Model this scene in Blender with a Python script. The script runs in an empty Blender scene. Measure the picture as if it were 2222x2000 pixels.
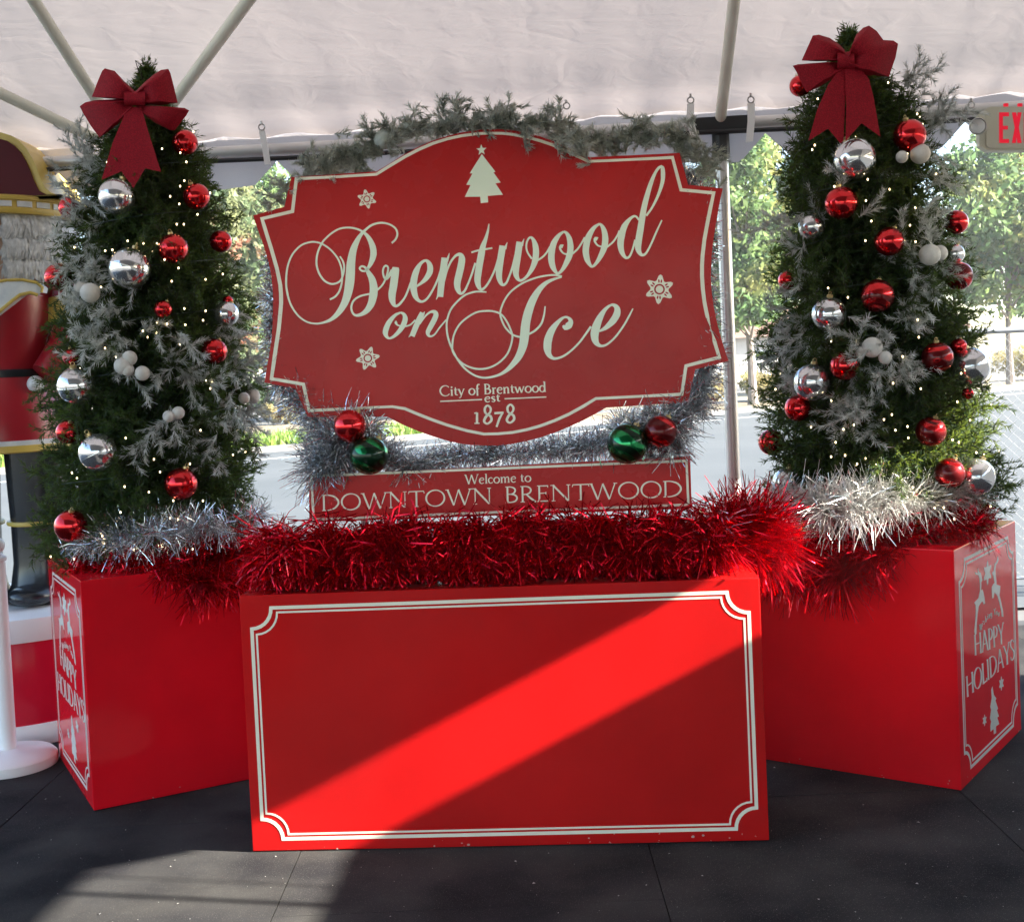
import bpy, math, random
import numpy as np
from mathutils import Vector, Matrix
from mathutils.geometry import tessellate_polygon
D = bpy.data
SC = bpy.context.scene
COL = SC.collection
PI = math.pi
R = math.radians

# ------------------------------------------------------------------ camera, world, sun, exposure
F_PX, PITCH, ROLL, CAM_H, PP_Y = 2700.875, .0380, -.0454, 1.6662, -96.89      # fitted to the photograph (2222 x 2000 px)
_cp, _sp = math.cos(PITCH), math.sin(PITCH)
_f = np.array([0, _cp, -_sp]); _u0 = np.array([0, _sp, _cp]); _r0 = np.array([1., 0, 0])
_r = math.cos(ROLL) * _r0 + math.sin(ROLL) * _u0
_u = -math.sin(ROLL) * _r0 + math.cos(ROLL) * _u0
CAM = np.array([0, 0, CAM_H])
cam = D.objects.new('camera', D.cameras.new('camera')); COL.objects.link(cam)
cam.matrix_world = Matrix(((_r[0], _u[0], -_f[0], 0), (_r[1], _u[1], -_f[1], 0), (_r[2], _u[2], -_f[2], CAM_H), (0, 0, 0, 1)))
cam.data.sensor_width = 36; cam.data.lens = F_PX / 2222 * 36; cam.data.shift_y = PP_Y / 2222
cam.data.clip_end = 2000; cam.data.clip_start = .05
SC.camera = cam

SUN = Vector((.88, -.187, .437)).normalized()          # towards the sun: low, from the right and a little behind the camera
W = D.worlds.new('World'); SC.world = W; W.use_nodes = True
_nt = W.node_tree; _bg = _nt.nodes['Background']
_sky = _nt.nodes.new('ShaderNodeTexSky'); _sky.sky_type = 'NISHITA'; _sky.sun_disc = False
_sky.sun_elevation = math.asin(SUN.z); _sky.sun_rotation = math.atan2(SUN.x, SUN.y)
_nt.links.new(_sky.outputs[0], _bg.inputs[0]); _bg.inputs[1].default_value = .085
sl = D.lights.new('sun', 'SUN'); sl.energy = 5.0; sl.angle = R(.5); sl.color = (1, .93, .82)
so = D.objects.new('sun', sl); COL.objects.link(so); so.location = (8, -3, 8)
so.rotation_euler = (-SUN).to_track_quat('-Z', 'Y').to_euler()
SC.view_settings.view_transform = 'Standard'; SC.view_settings.look = 'None'
SC.view_settings.exposure = 3.0; SC.view_settings.gamma = 1
SC.cycles.max_bounces = 8; SC.cycles.transparent_max_bounces = 8
SC.cycles.use_denoising = True

# ------------------------------------------------------------------ picture <-> place
def ray(px, py):
    return _f + _r * (px - 1111) / F_PX - _u * (py - 1000 - PP_Y) / F_PX
def unp(px, py, p0, n):
    d = ray(px, py); return CAM + d * (((p0 - CAM) @ n) / (d @ n))
def atY(px, py, Y): return unp(px, py, np.array([0, Y, 0.]), np.array([0, 1., 0]))
def onfloor(px, py, z=0.): return unp(px, py, np.array([0, 0, z]), np.array([0, 0, 1.]))
DS = 2222 / 2022            # I read many points off a 2022 px wide view
class Plane:
    """an upright plane; out = direction it faces"""
    def __init__(s, p0, yaw, flip=False):
        s.p0 = np.array(p0, float); s.ex = np.array([math.cos(yaw), math.sin(yaw), 0]); s.n = np.array([math.sin(yaw), -math.cos(yaw), 0])
    def px(s, x, y, lift=0.): return unp(x, y, s.p0, s.n) + s.n * lift
    def uv(s, u, v, lift=0.): return s.p0 + s.ex * u + np.array([0, 0, v]) + s.n * lift

# ------------------------------------------------------------------ mesh helpers
class MB:
    def __init__(s): s.v = []; s.f = []; s.smooth = False; s.nb = 0
    def add(s, vs, fs):
        b = len(s.v); s.v.extend([tuple(map(float, p)) for p in vs]); s.f.extend([tuple(b + i for i in f) for f in fs]); return s
    def box(s, x0, y0, z0, x1, y1, z1, M=None):
        c = [(x0, y0, z0), (x1, y0, z0), (x1, y1, z0), (x0, y1, z0), (x0, y0, z1), (x1, y0, z1), (x1, y1, z1), (x0, y1, z1)]
        if M is not None: c = [M @ Vector(p) for p in c]
        return s.add(c, [(0, 3, 2, 1), (4, 5, 6, 7), (0, 1, 5, 4), (1, 2, 6, 5), (2, 3, 7, 6), (3, 0, 4, 7)])
    def lathe(s, prof, c=(0, 0, 0), n=32, M=None, a0=0., a1=2 * PI):
        full = abs(a1 - a0 - 2 * PI) < 1e-6; m = n if full else n + 1
        vs = []
        for (r, z) in prof:
            for k in range(m):
                a = a0 + (a1 - a0) * k / n; vs.append(Vector((c[0] + r * math.cos(a), c[1] + r * math.sin(a), c[2] + z)))
        if M is not None: vs = [M @ p for p in vs]
        fs = []
        for i in range(len(prof) - 1):
            for k in range(n):
                k2 = (k + 1) % m
                fs.append((i * m + k, i * m + k2, (i + 1) * m + k2, (i + 1) * m + k))
        return s.add(vs, fs)
    def tube(s, pts, rad, n=8, cap=True):
        P = [Vector(p) for p in pts]; rr = rad if hasattr(rad, '__len__') else [rad] * len(P)
        vs = []; prev = None
        for i, p in enumerate(P):
            t = (P[min(i + 1, len(P) - 1)] - P[max(i - 1, 0)]).normalized()
            a = (prev - t * prev.dot(t)) if prev is not None else t.orthogonal()
            if a.length < 1e-6: a = t.orthogonal()
            a.normalize(); prev = a; b = t.cross(a)
            for k in range(n): vs.append(p + (a * math.cos(2 * PI * k / n) + b * math.sin(2 * PI * k / n)) * rr[i])
        fs = [(i * n + k, i * n + (k + 1) % n, (i + 1) * n + (k + 1) % n, (i + 1) * n + k) for i in range(len(P) - 1) for k in range(n)]
        if cap: fs += [tuple(range(n))[::-1], tuple((len(P) - 1) * n + k for k in range(n))]
        return s.add(vs, fs)
    def sphere(s, c, r, nu=24, nv=14, sc=(1, 1, 1)):
        prof = [(max(1e-5, r * math.sin(PI * i / nv)), -r * math.cos(PI * i / nv)) for i in range(nv + 1)]
        b = len(s.v); s.lathe(prof, (0, 0, 0), nu)
        for i in range(b, len(s.v)):
            p = s.v[i]; s.v[i] = (c[0] + p[0] * sc[0], c[1] + p[1] * sc[1], c[2] + p[2] * sc[2])
        return s
    def build(s, name, m, parent=None, smooth=False):
        me = D.meshes.new(name); me.from_pydata(s.v, [], s.f); me.update()
        return link(name, me, m, parent, smooth)
def link(name, me, m, parent=None, smooth=False):
    if smooth:
        me.polygons.foreach_set('use_smooth', [True] * len(me.polygons))
        try: me.set_sharp_from_angle(angle=R(38))
        except Exception: pass
    for q in (m if isinstance(m, (list, tuple)) else [m]): me.materials.append(q)
    o = D.objects.new(name, me); COL.objects.link(o)
    if parent is not None:
        o.parent = parent; o.matrix_parent_inverse = Matrix.Translation(-parent.location) if parent.parent is None else Matrix.Translation(-parent.location)
    return o
def nparr(name, V, Fc, m, parent=None, smooth=False):
    """mesh from numpy arrays: V (n,3), Fc (m,k)"""
    me = D.meshes.new(name); k = Fc.shape[1]
    me.vertices.add(len(V)); me.vertices.foreach_set('co', np.ascontiguousarray(V, dtype=np.float32).ravel())
    me.loops.add(Fc.size); me.loops.foreach_set('vertex_index', np.ascontiguousarray(Fc, dtype=np.int32).ravel())
    me.polygons.add(len(Fc)); me.polygons.foreach_set('loop_start', np.arange(0, Fc.size, k, dtype=np.int32))
    try: me.polygons.foreach_set('loop_total', np.full(len(Fc), k, dtype=np.int32))
    except Exception: pass
    me.update(calc_edges=True); me.validate()
    return link(name, me, m, parent, smooth)
def tag(o, label=None, cat=None, group=None, kind=None):
    if label: o['label'] = label
    if cat: o['category'] = cat
    if group: o['group'] = group
    if kind: o['kind'] = kind
    return o
def thing(name, label, cat, loc=(0, 0, 0), group=None):
    o = D.objects.new(name, None); COL.objects.link(o); o.location = [float(c) for c in loc]; o.empty_display_size = .1
    return tag(o, label, cat, group)

# ------------------------------------------------------------------ materials
def mat(name, col, rough=.5, metal=0., spec=.5, col2=None, vscale=6., bump=0., bscale=40., coat=0., vdetail=4., vcontrast=(.35, .65), trans=0., rvar=0., coat_rough=.05, bdist=.002):
    m = D.materials.new(name); m.use_nodes = True; nt = m.node_tree; b = nt.nodes['Principled BSDF']
    b.inputs['Base Color'].default_value = (*col, 1); b.inputs['Roughness'].default_value = rough; b.inputs['Metallic'].default_value = metal
    b.inputs['Specular IOR Level'].default_value = spec
    if coat: b.inputs['Coat Weight'].default_value = coat; b.inputs['Coat Roughness'].default_value = coat_rough
    tc = nt.nodes.new('ShaderNodeTexCoord')
    if col2 is not None:
        nz = nt.nodes.new('ShaderNodeTexNoise'); nz.inputs['Scale'].default_value = vscale; nz.inputs['Detail'].default_value = vdetail
        nt.links.new(tc.outputs['Object'], nz.inputs['Vector'])
        rp = nt.nodes.new('ShaderNodeValToRGB'); rp.color_ramp.elements[0].position = vcontrast[0]; rp.color_ramp.elements[1].position = vcontrast[1]
        rp.color_ramp.elements[0].color = (*col, 1); rp.color_ramp.elements[1].color = (*col2, 1)
        nt.links.new(nz.outputs['Fac'], rp.inputs['Fac']); nt.links.new(rp.outputs['Color'], b.inputs['Base Color'])
    if bump:
        n2 = nt.nodes.new('ShaderNodeTexNoise'); n2.inputs['Scale'].default_value = bscale; n2.inputs['Detail'].default_value = 5
        nt.links.new(tc.outputs['Object'], n2.inputs['Vector'])
        bp = nt.nodes.new('ShaderNodeBump'); bp.inputs['Strength'].default_value = bump; bp.inputs['Distance'].default_value = bdist
        nt.links.new(n2.outputs['Fac'], bp.inputs['Height']); nt.links.new(bp.outputs['Normal'], b.inputs['Normal'])
        if rvar:
            mr = nt.nodes.new('ShaderNodeMapRange'); mr.inputs['To Min'].default_value = max(0, rough - rvar); mr.inputs['To Max'].default_value = rough + rvar
            nt.links.new(n2.outputs['Fac'], mr.inputs['Value']); nt.links.new(mr.outputs['Result'], b.inputs['Roughness'])
    if trans:
        tr = nt.nodes.new('ShaderNodeBsdfTranslucent'); tr.inputs[0].default_value = (*(col2 or col), 1)
        mx = nt.nodes.new('ShaderNodeMixShader'); mx.inputs[0].default_value = trans
        out = nt.nodes['Material Output']
        nt.links.new(b.outputs[0], mx.inputs[1]); nt.links.new(tr.outputs[0], mx.inputs[2]); nt.links.new(mx.outputs[0], out.inputs['Surface'])
    return m
def emis(name, col, s):
    m = D.materials.new(name); m.use_nodes = True; b = m.node_tree.nodes['Principled BSDF']
    b.inputs['Base Color'].default_value = (*col, 1); b.inputs['Emission Color'].default_value = (*col, 1); b.inputs['Emission Strength'].default_value = s
    return m
def image_grain(m, amt=.05): return m

def red_paint(name, col, rough=.16, wear=True, bump=.05):
    """painted plywood: gloss red, faint roller texture, chips showing pale primer near the lower edge"""
    m = mat(name, col, rough, 0, .24, col2=tuple(c * .80 for c in col), vscale=1.7, bump=bump, bscale=9, rvar=min(.09, rough * .8))
    nt = m.node_tree; b = nt.nodes['Principled BSDF']
    if wear:
        tc = nt.nodes.new('ShaderNodeTexCoord'); sx = nt.nodes.new('ShaderNodeSeparateXYZ'); nt.links.new(tc.outputs['Object'], sx.inputs[0])
        nz = nt.nodes.new('ShaderNodeTexNoise'); nz.inputs['Scale'].default_value = 55; nz.inputs['Detail'].default_value = 3; nt.links.new(tc.outputs['Object'], nz.inputs['Vector'])
        mr = nt.nodes.new('ShaderNodeMapRange'); mr.inputs['From Min'].default_value = 0; mr.inputs['From Max'].default_value = .14
        mr.inputs['To Min'].default_value = .69; mr.inputs['To Max'].default_value = .86; nt.links.new(sx.outputs['Z'], mr.inputs['Value'])
        gt = nt.nodes.new('ShaderNodeMath'); gt.operation = 'GREATER_THAN'; nt.links.new(nz.outputs['Fac'], gt.inputs[0]); nt.links.new(mr.outputs['Result'], gt.inputs[1])
        mx = nt.nodes.new('ShaderNodeMix'); mx.data_type = 'RGBA'; mx.inputs[7].default_value = (.5, .3, .26, 1)
        src = b.inputs['Base Color'].links[0].from_socket
        nt.links.new(gt.outputs[0], mx.inputs[0]); nt.links.new(src, mx.inputs[6]); nt.links.new(mx.outputs[2], b.inputs['Base Color'])
    return m
M_red = red_paint('red_gloss_paint', (.55, .009, .009), .17)
M_red2 = red_paint('deep_red_gloss_paint', (.74, .006, .016), .09)
M_sign = red_paint('sign_red_paint', (.48, .012, .013), .27, wear=False, bump=.09)
M_cream = mat('cream_paint', (.85, .81, .65), .35, col2=(.80, .77, .61), vscale=9)
M_sage = mat('pale_sage_paint', (.80, .86, .68), .35, col2=(.76, .84, .66), vscale=8)
M_white = mat('white_paint', (.78, .77, .75), .4)
M_wplast = mat('white_plastic', (.84, .83, .82), .38, col2=(.80, .785, .775), vscale=5)
M_black = mat('black_rubber', (.02, .02, .022), .6)
# ------------------------------------------------------------------ flat lettering and painted shapes, built as thin raised pieces
def smooth_path(pts, closed=False, step=6):
    """Catmull-Rom through (x, y, w)"""
    P = [np.array(p, float) for p in pts]; n = len(P); out = []
    rng = range(n if closed else n - 1)
    for i in rng:
        p0 = P[(i - 1) % n] if (closed or i > 0) else 2 * P[0] - P[1]
        p1 = P[i]; p2 = P[(i + 1) % n]
        p3 = P[(i + 2) % n] if (closed or i + 2 < n) else 2 * P[-1] - P[-2]
        k = max(2, min(14, int(np.hypot(*(p2 - p1)[:2]) / step) + 1))
        for j in range(k):
            t = j / k
            q = .5 * ((2 * p1) + (-p0 + p2) * t + (2 * p0 - 5 * p1 + 4 * p2 - p3) * t * t + (-p0 + 3 * p1 - 3 * p2 + p3) * t ** 3)
            q[2] = p1[2] + (p2[2] - p1[2]) * t
            out.append(q)
    if not closed: out.append(P[-1])
    return out
def ribbon(mb, path, P, closed=False, miter=False, thick=.0012):
    """path: (x, y, w) in some 2-D frame; P(x, y, lift) -> point. A flat raised band."""
    Q = [np.array(p, float) for p in path]; n = len(Q); L = []; Rr = []
    for i in range(n):
        a = Q[(i - 1) % n] if (closed or i > 0) else None; c = Q[(i + 1) % n] if (closed or i < n - 1) else None
        d1 = (Q[i] - a)[:2] if a is not None else (c - Q[i])[:2]; d2 = (c - Q[i])[:2] if c is not None else d1
        d1 = d1 / (np.linalg.norm(d1) + 1e-9); d2 = d2 / (np.linalg.norm(d2) + 1e-9)
        n1 = np.array([-d1[1], d1[0]]); n2 = np.array([-d2[1], d2[0]]); nn = n1 + n2; l = np.linalg.norm(nn)
        nn = n1 if l < 1e-6 else nn / l
        k = 1 / max(.35, nn @ n1) if miter else 1.
        h = Q[i][2] * .5 * k
        L.append(Q[i][:2] + nn * h); Rr.append(Q[i][:2] - nn * h)
    b = ribbon.k = (ribbon.k + 1) % 23
    z1 = thick + b * .00004
    vs = [P(*p, z1) for p in L] + [P(*p, z1) for p in Rr] + [P(*p, 0.) for p in L] + [P(*p, 0.) for p in Rr]
    fs = []
    for i in range(n if closed else n - 1):
        j = (i + 1) % n
        fs += [(i, j, n + j, n + i), (2 * n + i, 2 * n + j, j, i), (n + i, n + j, 3 * n + j, 3 * n + i)]
    if not closed: fs += [(0, n, 3 * n, 2 * n), (n - 1, 2 * n + n - 1, 3 * n + n - 1, 2 * n - 1)]
    mb.add(vs, fs)
ribbon.k = 0
def poly(mb, pts, P, thick=.0012, holes=()):
    """filled polygon (x, y) with holes as a thin raised plate"""
    loops = [list(pts)] + [list(h) for h in holes]
    flat = [p for l in loops for p in l]; N = len(flat)
    tri = tessellate_polygon([[Vector((p[0], p[1], 0)) for p in l] for l in loops])
    vs = [P(*p, thick) for p in flat] + [P(*p, 0.) for p in flat]
    fs = [tuple(t) for t in tri]; o = 0
    for l in loops:
        m = len(l)
        for i in range(m): fs.append((o + i, o + (i + 1) % m, N + o + (i + 1) % m, N + o + i))
        o += m
    mb.add(vs, fs)
def slab(mb, pts, P, z0, z1):
    """polygon extruded between two lifts (front z1, back z0)"""
    N = len(pts); tri = [tuple(t) for t in tessellate_polygon([[Vector((p[0], p[1], 0)) for p in pts]])]
    vs = [P(*p, z1) for p in pts] + [P(*p, z0) for p in pts]
    mb.add(vs, tri + [tuple(N + i for i in t[::-1]) for t in tri] + [(i, (i + 1) % N, N + (i + 1) % N, N + i) for i in range(N)])
def ell(cx, cy, rx, ry, n=16, rot=0., a0=0.):
    c, s = math.cos(rot), math.sin(rot); o = []
    for k in range(n):
        a = a0 + 2 * PI * k / n; x, y = rx * math.cos(a), ry * math.sin(a); o.append((cx + x * c - y * s, cy + x * s + y * c))
    return o
def snowflake(mb, cx, cy, r, rot, P, sy=1.):
    """six rounded points, a ring of twelve slots and a round centre; y runs down"""
    out = []
    for k in range(48):
        a = 2 * PI * k / 48; t = .5 + .5 * math.cos(6 * a); rr = r * (.60 + .40 * t ** 1.5)
        out.append((cx + rr * math.sin(a + rot), cy - sy * rr * math.cos(a + rot)))
    holes = []
    for k in range(12):
        a = rot + (2 * PI / 6) * (k // 2) + (.15 if k % 2 else -.15); d = r * .55
        h = ell(0, 0, r * .055, r * .125, 8)
        c, s = math.cos(a), math.sin(a)
        holes.append([(cx + d * s + x * c - y * s, cy + sy * (-d * c + x * s + y * c)) for x, y in h])
    holes.append(ell(cx, cy, r * .36, r * .36 * sy, 24))
    poly(mb, out, P, .0012, holes)
    poly(mb, ell(cx, cy, r * .25, r * .25 * sy, 20), P, .0012)
def nring(mb, cx, cy, r0, w, P):
    ribbon(mb, [(x, y, w) for x, y in ell(cx, cy, r0, r0, 20)], P, closed=True, thick=.002)

_K, _N, _S = .105, .058, .045
def _e(cx, cy, rx, ry, thick=_K, thin=_N, n=20):
    return ('c', [(cx + rx * math.cos(a), cy + ry * math.sin(a), thin + (thick - thin) * abs(math.cos(a + .25)) ** 1.4) for a in [2 * PI * k / n for k in range(n)]])
def _l(*p): return ('l', list(p))
def _s(*p): return ('s', list(p))
def _stem(x, y0, y1, w=_K, serif=.1, top=True, bot=True):
    o = [_l((x, y0, w), (x, y1, w))]
    if bot: o.append(_l((x - serif, y0 + .02, _S), (x + serif, y0 + .02, _S)))
    if top: o.append(_l((x - serif, y1 - .02, _S), (x + serif, y1 - .02, _S)))
    return o
def _sf(x, y, h=.09): return _l((x - h, y, _S), (x + h, y, _S))
GL = {
 'D': (.95, _stem(.14, 0, 1, serif=.1) + [_s((.1, .975, _N), (.38, .97, _N), (.66, .86, .09), (.82, .66, _K), (.86, .5, _K), (.82, .34, _K), (.66, .14, .09), (.38, .03, _N), (.1, .025, _N))]),
 'O': (1.05, [_e(.52, .5, .45, .5)]),
 'W': (1.3, [_l((.08, 1, _K), (.38, 0, _K)), _l((.38, 0, _N), (.62, .96, _N)), _l((.62, .98, _K), (.92, 0, _K)), _l((.92, 0, _N), (1.2, 1, _N)), _sf(.06, .98), _sf(1.21, .98)]),
 'N': (1.0, [_l((.14, 0, _N), (.14, 1, _N)), _l((.12, 1, _K), (.82, .01, _K)), _l((.84, 0, _N), (.84, 1, _N)), _sf(.14, .02), _sf(.1, .98, .1), _sf(.84, .98)]),
 'T': (.82, _stem(.41, 0, .98, top=False) + [_l((.04, .97, _N), (.78, .97, _N)), _l((.05, .98, _S), (.02, .84, _S)), _l((.77, .98, _S), (.80, .84, _S))]),
 'B': (.70, _stem(.14, 0, 1) + [_s((.1, .975, _N), (.3, .97, _N), (.46, .88, .09), (.5, .75, _K), (.44, .6, .09), (.3, .53, _N), (.14, .53, _N)), _s((.28, .53, _N), (.48, .47, .09), (.58, .29, _K), (.5, .1, .09), (.32, .03, _N), (.1, .025, _N))]),
 'R': (.78, _stem(.14, 0, 1) + [_s((.1, .975, _N), (.32, .97, _N), (.48, .88, .09), (.53, .73, _K), (.46, .56, .09), (.3, .49, _N), (.14, .49, _N)), _s((.32, .48, .09), (.55, .2, _K), (.76, .0, .09))]),
 'E': (.66, _stem(.14, 0, 1) + [_l((.1, .97, _N), (.54, .97, _N)), _l((.14, .52, _N), (.45, .52, _N)), _l((.1, .03, _N), (.57, .03, _N)), _l((.54, 1, _S), (.54, .86, _S)), _l((.57, 0, _S), (.6, .15, _S)), _l((.45, .6, _S), (.45, .44, _S))]),
 'H': (.95, _stem(.14, 0, 1) + _stem(.81, 0, 1) + [_l((.14, .52, _N), (.81, .52, _N))]),
 'A': (.86, [_l((.08, 0, _N), (.42, 1, _N)), _l((.42, 1.02, _K), (.77, 0, _K)), _l((.2, .36, _N), (.64, .36, _N)), _sf(.08, .02), _sf(.78, .02)]),
 'P': (.64, _stem(.14, 0, 1) + [_s((.1, .975, _N), (.32, .97, _N), (.48, .88, .09), (.54, .72, _K), (.46, .52, .09), (.3, .45, _N), (.14, .46, _N))]),
 'Y': (.82, _stem(.42, 0, .46, top=False) + [_l((.08, 1, _K), (.42, .45, _K)), _l((.42, .45, _N), (.74, 1, _N)), _sf(.07, .98), _sf(.75, .98)]),
 'L': (.62, _stem(.14, 0, 1) + [_l((.1, .03, _N), (.55, .03, _N)), _l((.55, 0, _S), (.58, .16, _S))]),
 'I': (.34, _stem(.17, 0, 1)),
 'S': (.58, [_s((.48, .82, _N), (.4, .95, _N), (.26, .98, _N), (.12, .88, .08), (.11, .72, .1), (.26, .56, _K), (.43, .41, _K), (.48, .22, .1), (.38, .06, .07), (.22, .01, _N), (.08, .08, _N), (.06, .22, _N))]),
 'C': (.95, [_s((.86, .82, _N), (.72, .95, _N), (.52, 1.0, _N), (.26, .9, .09), (.1, .66, _K), (.09, .4, _K), (.24, .12, .09), (.5, .0, _N), (.74, .05, _N), (.88, .18, _N))]),
 'i': (.30, [_l((.15, 0, _K), (.15, .6, _K)), _l((.04, .57, _S), (.15, .6, _S)), _sf(.15, .015, .1)] + [_e(.15, .82, .035, .035, .07, .07, 8)]),
 't': (.42, [_s((.18, .8, .06), (.18, .45, _K), (.18, .2, _K), (.22, .06, .07), (.38, .05, _S)), _l((.05, .58, _S), (.36, .58, _S))]),
 'y': (.56, [_l((.06, .6, _K), (.28, .02, _K)), _s((.5, .6, _N), (.28, .02, _N), (.2, -.2, _N), (.06, -.24, _N)), _sf(.06, .59, .08), _sf(.5, .59, .07)]),
 'o': (.64, [_e(.32, .3, .25, .3)]),
 'f': (.40, [_l((.16, -.12, _K), (.16, .8, _K)), _s((.16, .75, _K), (.22, .97, .08), (.38, .97, _N)), _l((.03, .58, _S), (.33, .58, _S))]),
 'r': (.44, [_l((.14, 0, _K), (.14, .6, _K)), _s((.14, .38, _N), (.24, .55, _N), (.38, .56, .08)), _sf(.14, .015, .1), _l((.03, .57, _S), (.14, .6, _S))]),
 'e': (.54, [_s((.1, .34, _S), (.46, .38, _S), (.42, .54, .08), (.28, .6, _N), (.12, .5, .09), (.07, .3, _K), (.13, .1, .09), (.28, .0, _N), (.46, .08, _N))]),
 'n': (.64, [_l((.14, 0, _K), (.14, .6, _K)), _s((.14, .4, _N), (.26, .56, _N), (.42, .58, .08), (.48, .42, _K), (.48, .0, _K)), _sf(.14, .015, .1), _sf(.48, .015, .1), _l((.03, .57, _S), (.14, .6, _S))]),
 'w': (.88, [_l((.06, .6, _K), (.26, 0, _K)), _l((.26, 0, _N), (.42, .58, _N)), _l((.42, .58, _K), (.61, 0, _K)), _l((.61, 0, _N), (.8, .6, _N)), _sf(.06, .59, .07), _sf(.8, .59, .07)]),
 'd': (.64, [_e(.28, .3, .22, .3), _l((.5, 0, _K), (.5, 1, _K)), _l((.38, .98, _S), (.5, 1, _S)), _sf(.54, .015, .07)]),
 's': (.44, [_s((.36, .48, _S), (.3, .58, _N), (.18, .59, _N), (.1, .47, .09), (.2, .34, _K), (.34, .22, _K), (.34, .08, .08), (.22, .0, _N), (.08, .08, _S))]),
 'l': (.30, [_l((.15, 0, _K), (.15, 1, _K)), _l((.04, .98, _S), (.15, 1, _S)), _sf(.15, .015, .1)]),
 'c': (.50, [_s((.43, .48, _N), (.34, .58, _N), (.22, .58, _N), (.09, .44, .09), (.07, .26, _K), (.15, .06, .09), (.28, .0, _N), (.44, .1, _N))]),
 'm': (.96, [_l((.14, 0, _K), (.14, .6, _K)), _s((.14, .4, _N), (.26, .56, _N), (.4, .58, .08), (.46, .42, _K), (.46, .0, _K)), _s((.46, .4, _N), (.58, .56, _N), (.72, .58, .08), (.78, .42, _K), (.78, .0, _K)), _sf(.14, .015, .1), _sf(.46, .015, .09), _sf(.78, .015, .1), _l((.03, .57, _S), (.14, .6, _S))]),
 'h': (.64, [_l((.14, 0, _K), (.14, 1, _K)), _s((.14, .4, _N), (.26, .56, _N), (.42, .58, .08), (.48, .42, _K), (.48, .0, _K)), _sf(.14, .015, .1), _sf(.48, .015, .1)]),
 'g': (.58, [_e(.26, .34, .2, .25), _s((.46, .58, _N), (.47, .2, _K), (.44, -.12, .09), (.26, -.26, _N), (.08, -.16, _N))]),
 'u': (.62, [_s((.12, .6, _K), (.12, .2, _K), (.2, .03, .08), (.34, .03, _N), (.46, .18, _N)), _l((.48, 0, _K), (.48, .6, _K))]),
 ' ': (.34, []),
}
def text(mb, s, o, e, up, P, thin=1., track=0.):
    """lettering between base-line points o and e (2-D frame of P), cap-height vector up"""
    o, e, up = np.array(o, float), np.array(e, float), np.array(up, float)
    W_ = sum(GL[c][0] + track for c in s) - track; ax = (e - o) / W_
    h = np.linalg.norm(up); sx = np.linalg.norm(ax); x = 0.
    for c in s:
        w, st = GL[c]
        for kind, pts in st:
            q = []
            for (a, b, t) in pts: p = o + ax * (x + a) + up * b; q.append((p[0], p[1], t * thin * math.sqrt(h * sx)))
            if kind == 'l': ribbon(mb, q, P)
            elif kind == 's': ribbon(mb, smooth_path(q, step=h * .08), P)
            else: ribbon(mb, smooth_path(q, True, step=h * .08), P, closed=True)
        x += w + track
def zoomed(ox, oy, sc): return lambda pts: [(ox + p[0] / sc, oy + p[1] / sc, *[w / sc for w in p[2:]]) for p in pts]

# ------------------------------------------------------------------ fibres: needles, tinsel, leaves
def unit(a): return a / (np.linalg.norm(a, axis=-1, keepdims=True) + 1e-9)
def needles(rng, A, B, per_m, length, width, lean=.55, droop=0., jit=.3):
    """flat tapered needles along twigs A->B (n,3 each). returns verts, tris"""
    d = B - A; ln = np.linalg.norm(d, axis=1); cnt = np.maximum(2, (ln * per_m)).astype(int)
    idx = np.repeat(np.arange(len(A)), cnt); t = rng.random(len(idx)); base = A[idx] + d[idx] * t[:, None]; ax = unit(d)[idx]
    rnd = unit(rng.normal(size=(len(idx), 3))); perp = unit(rnd - ax * (rnd * ax).sum(1, keepdims=True))
    dirn = unit(perp * (1 - lean * .5) + ax * lean * 1.3 + rng.normal(size=perp.shape) * .12 - np.array([0, 0, droop]))
    L = length * (1 + jit * rng.normal(size=len(idx))).clip(.4, 1.6) * (1 - .35 * t)
    side = unit(np.cross(dirn, rng.normal(size=dirn.shape))) * (width * .5)
    V = np.stack([base - side, base + side, base + dirn * L[:, None] + side * .25, base + dirn * L[:, None] - side * .25], 1).reshape(-1, 3)
    return V, np.arange(len(V)).reshape(-1, 4)
def twig_mesh(A, B, r):
    """three-sided stems"""
    d = unit(B - A); a = unit(np.cross(d, np.array([.3, .5, .8]))); b = np.cross(d, a); V = []
    for k in range(3):
        c, s = math.cos(2 * PI * k / 3), math.sin(2 * PI * k / 3); V += [A + (a * c + b * s) * r, B + (a * c + b * s) * r * .5]
    V = np.stack(V, 1).reshape(-1, 3); n = len(A); o = np.arange(n)[:, None] * 6
    Fq = np.concatenate([o + np.array([[0, 2, 3, 1]]), o + np.array([[2, 4, 5, 3]]), o + np.array([[4, 0, 1, 5]])])
    return V, Fq
def join(parts):
    V = []; Fq = []; b = 0
    for v, f in parts: V.append(v); Fq.append(f + b); b += len(v)
    return np.concatenate(V), np.concatenate(Fq)
def spray(rng, p, d, length, nside=5, spread=.6, sub=.45):
    """one needled sprig: main twig and side twigs in a flattish fan. returns A, B"""
    d = unit(d); up = unit(np.cross(d, rng.normal(size=3))); A = [p]; B = [p + d * length]
    for k in range(nside):
        t = .15 + .75 * k / max(1, nside - 1); sgn = 1 if k % 2 else -1
        q = p + d * length * t; e = unit(d * .75 + up * sgn * spread + rng.normal(size=3) * .18)
        A.append(q); B.append(q + e * length * sub * (1 - .4 * t))
    return A, B
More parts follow.
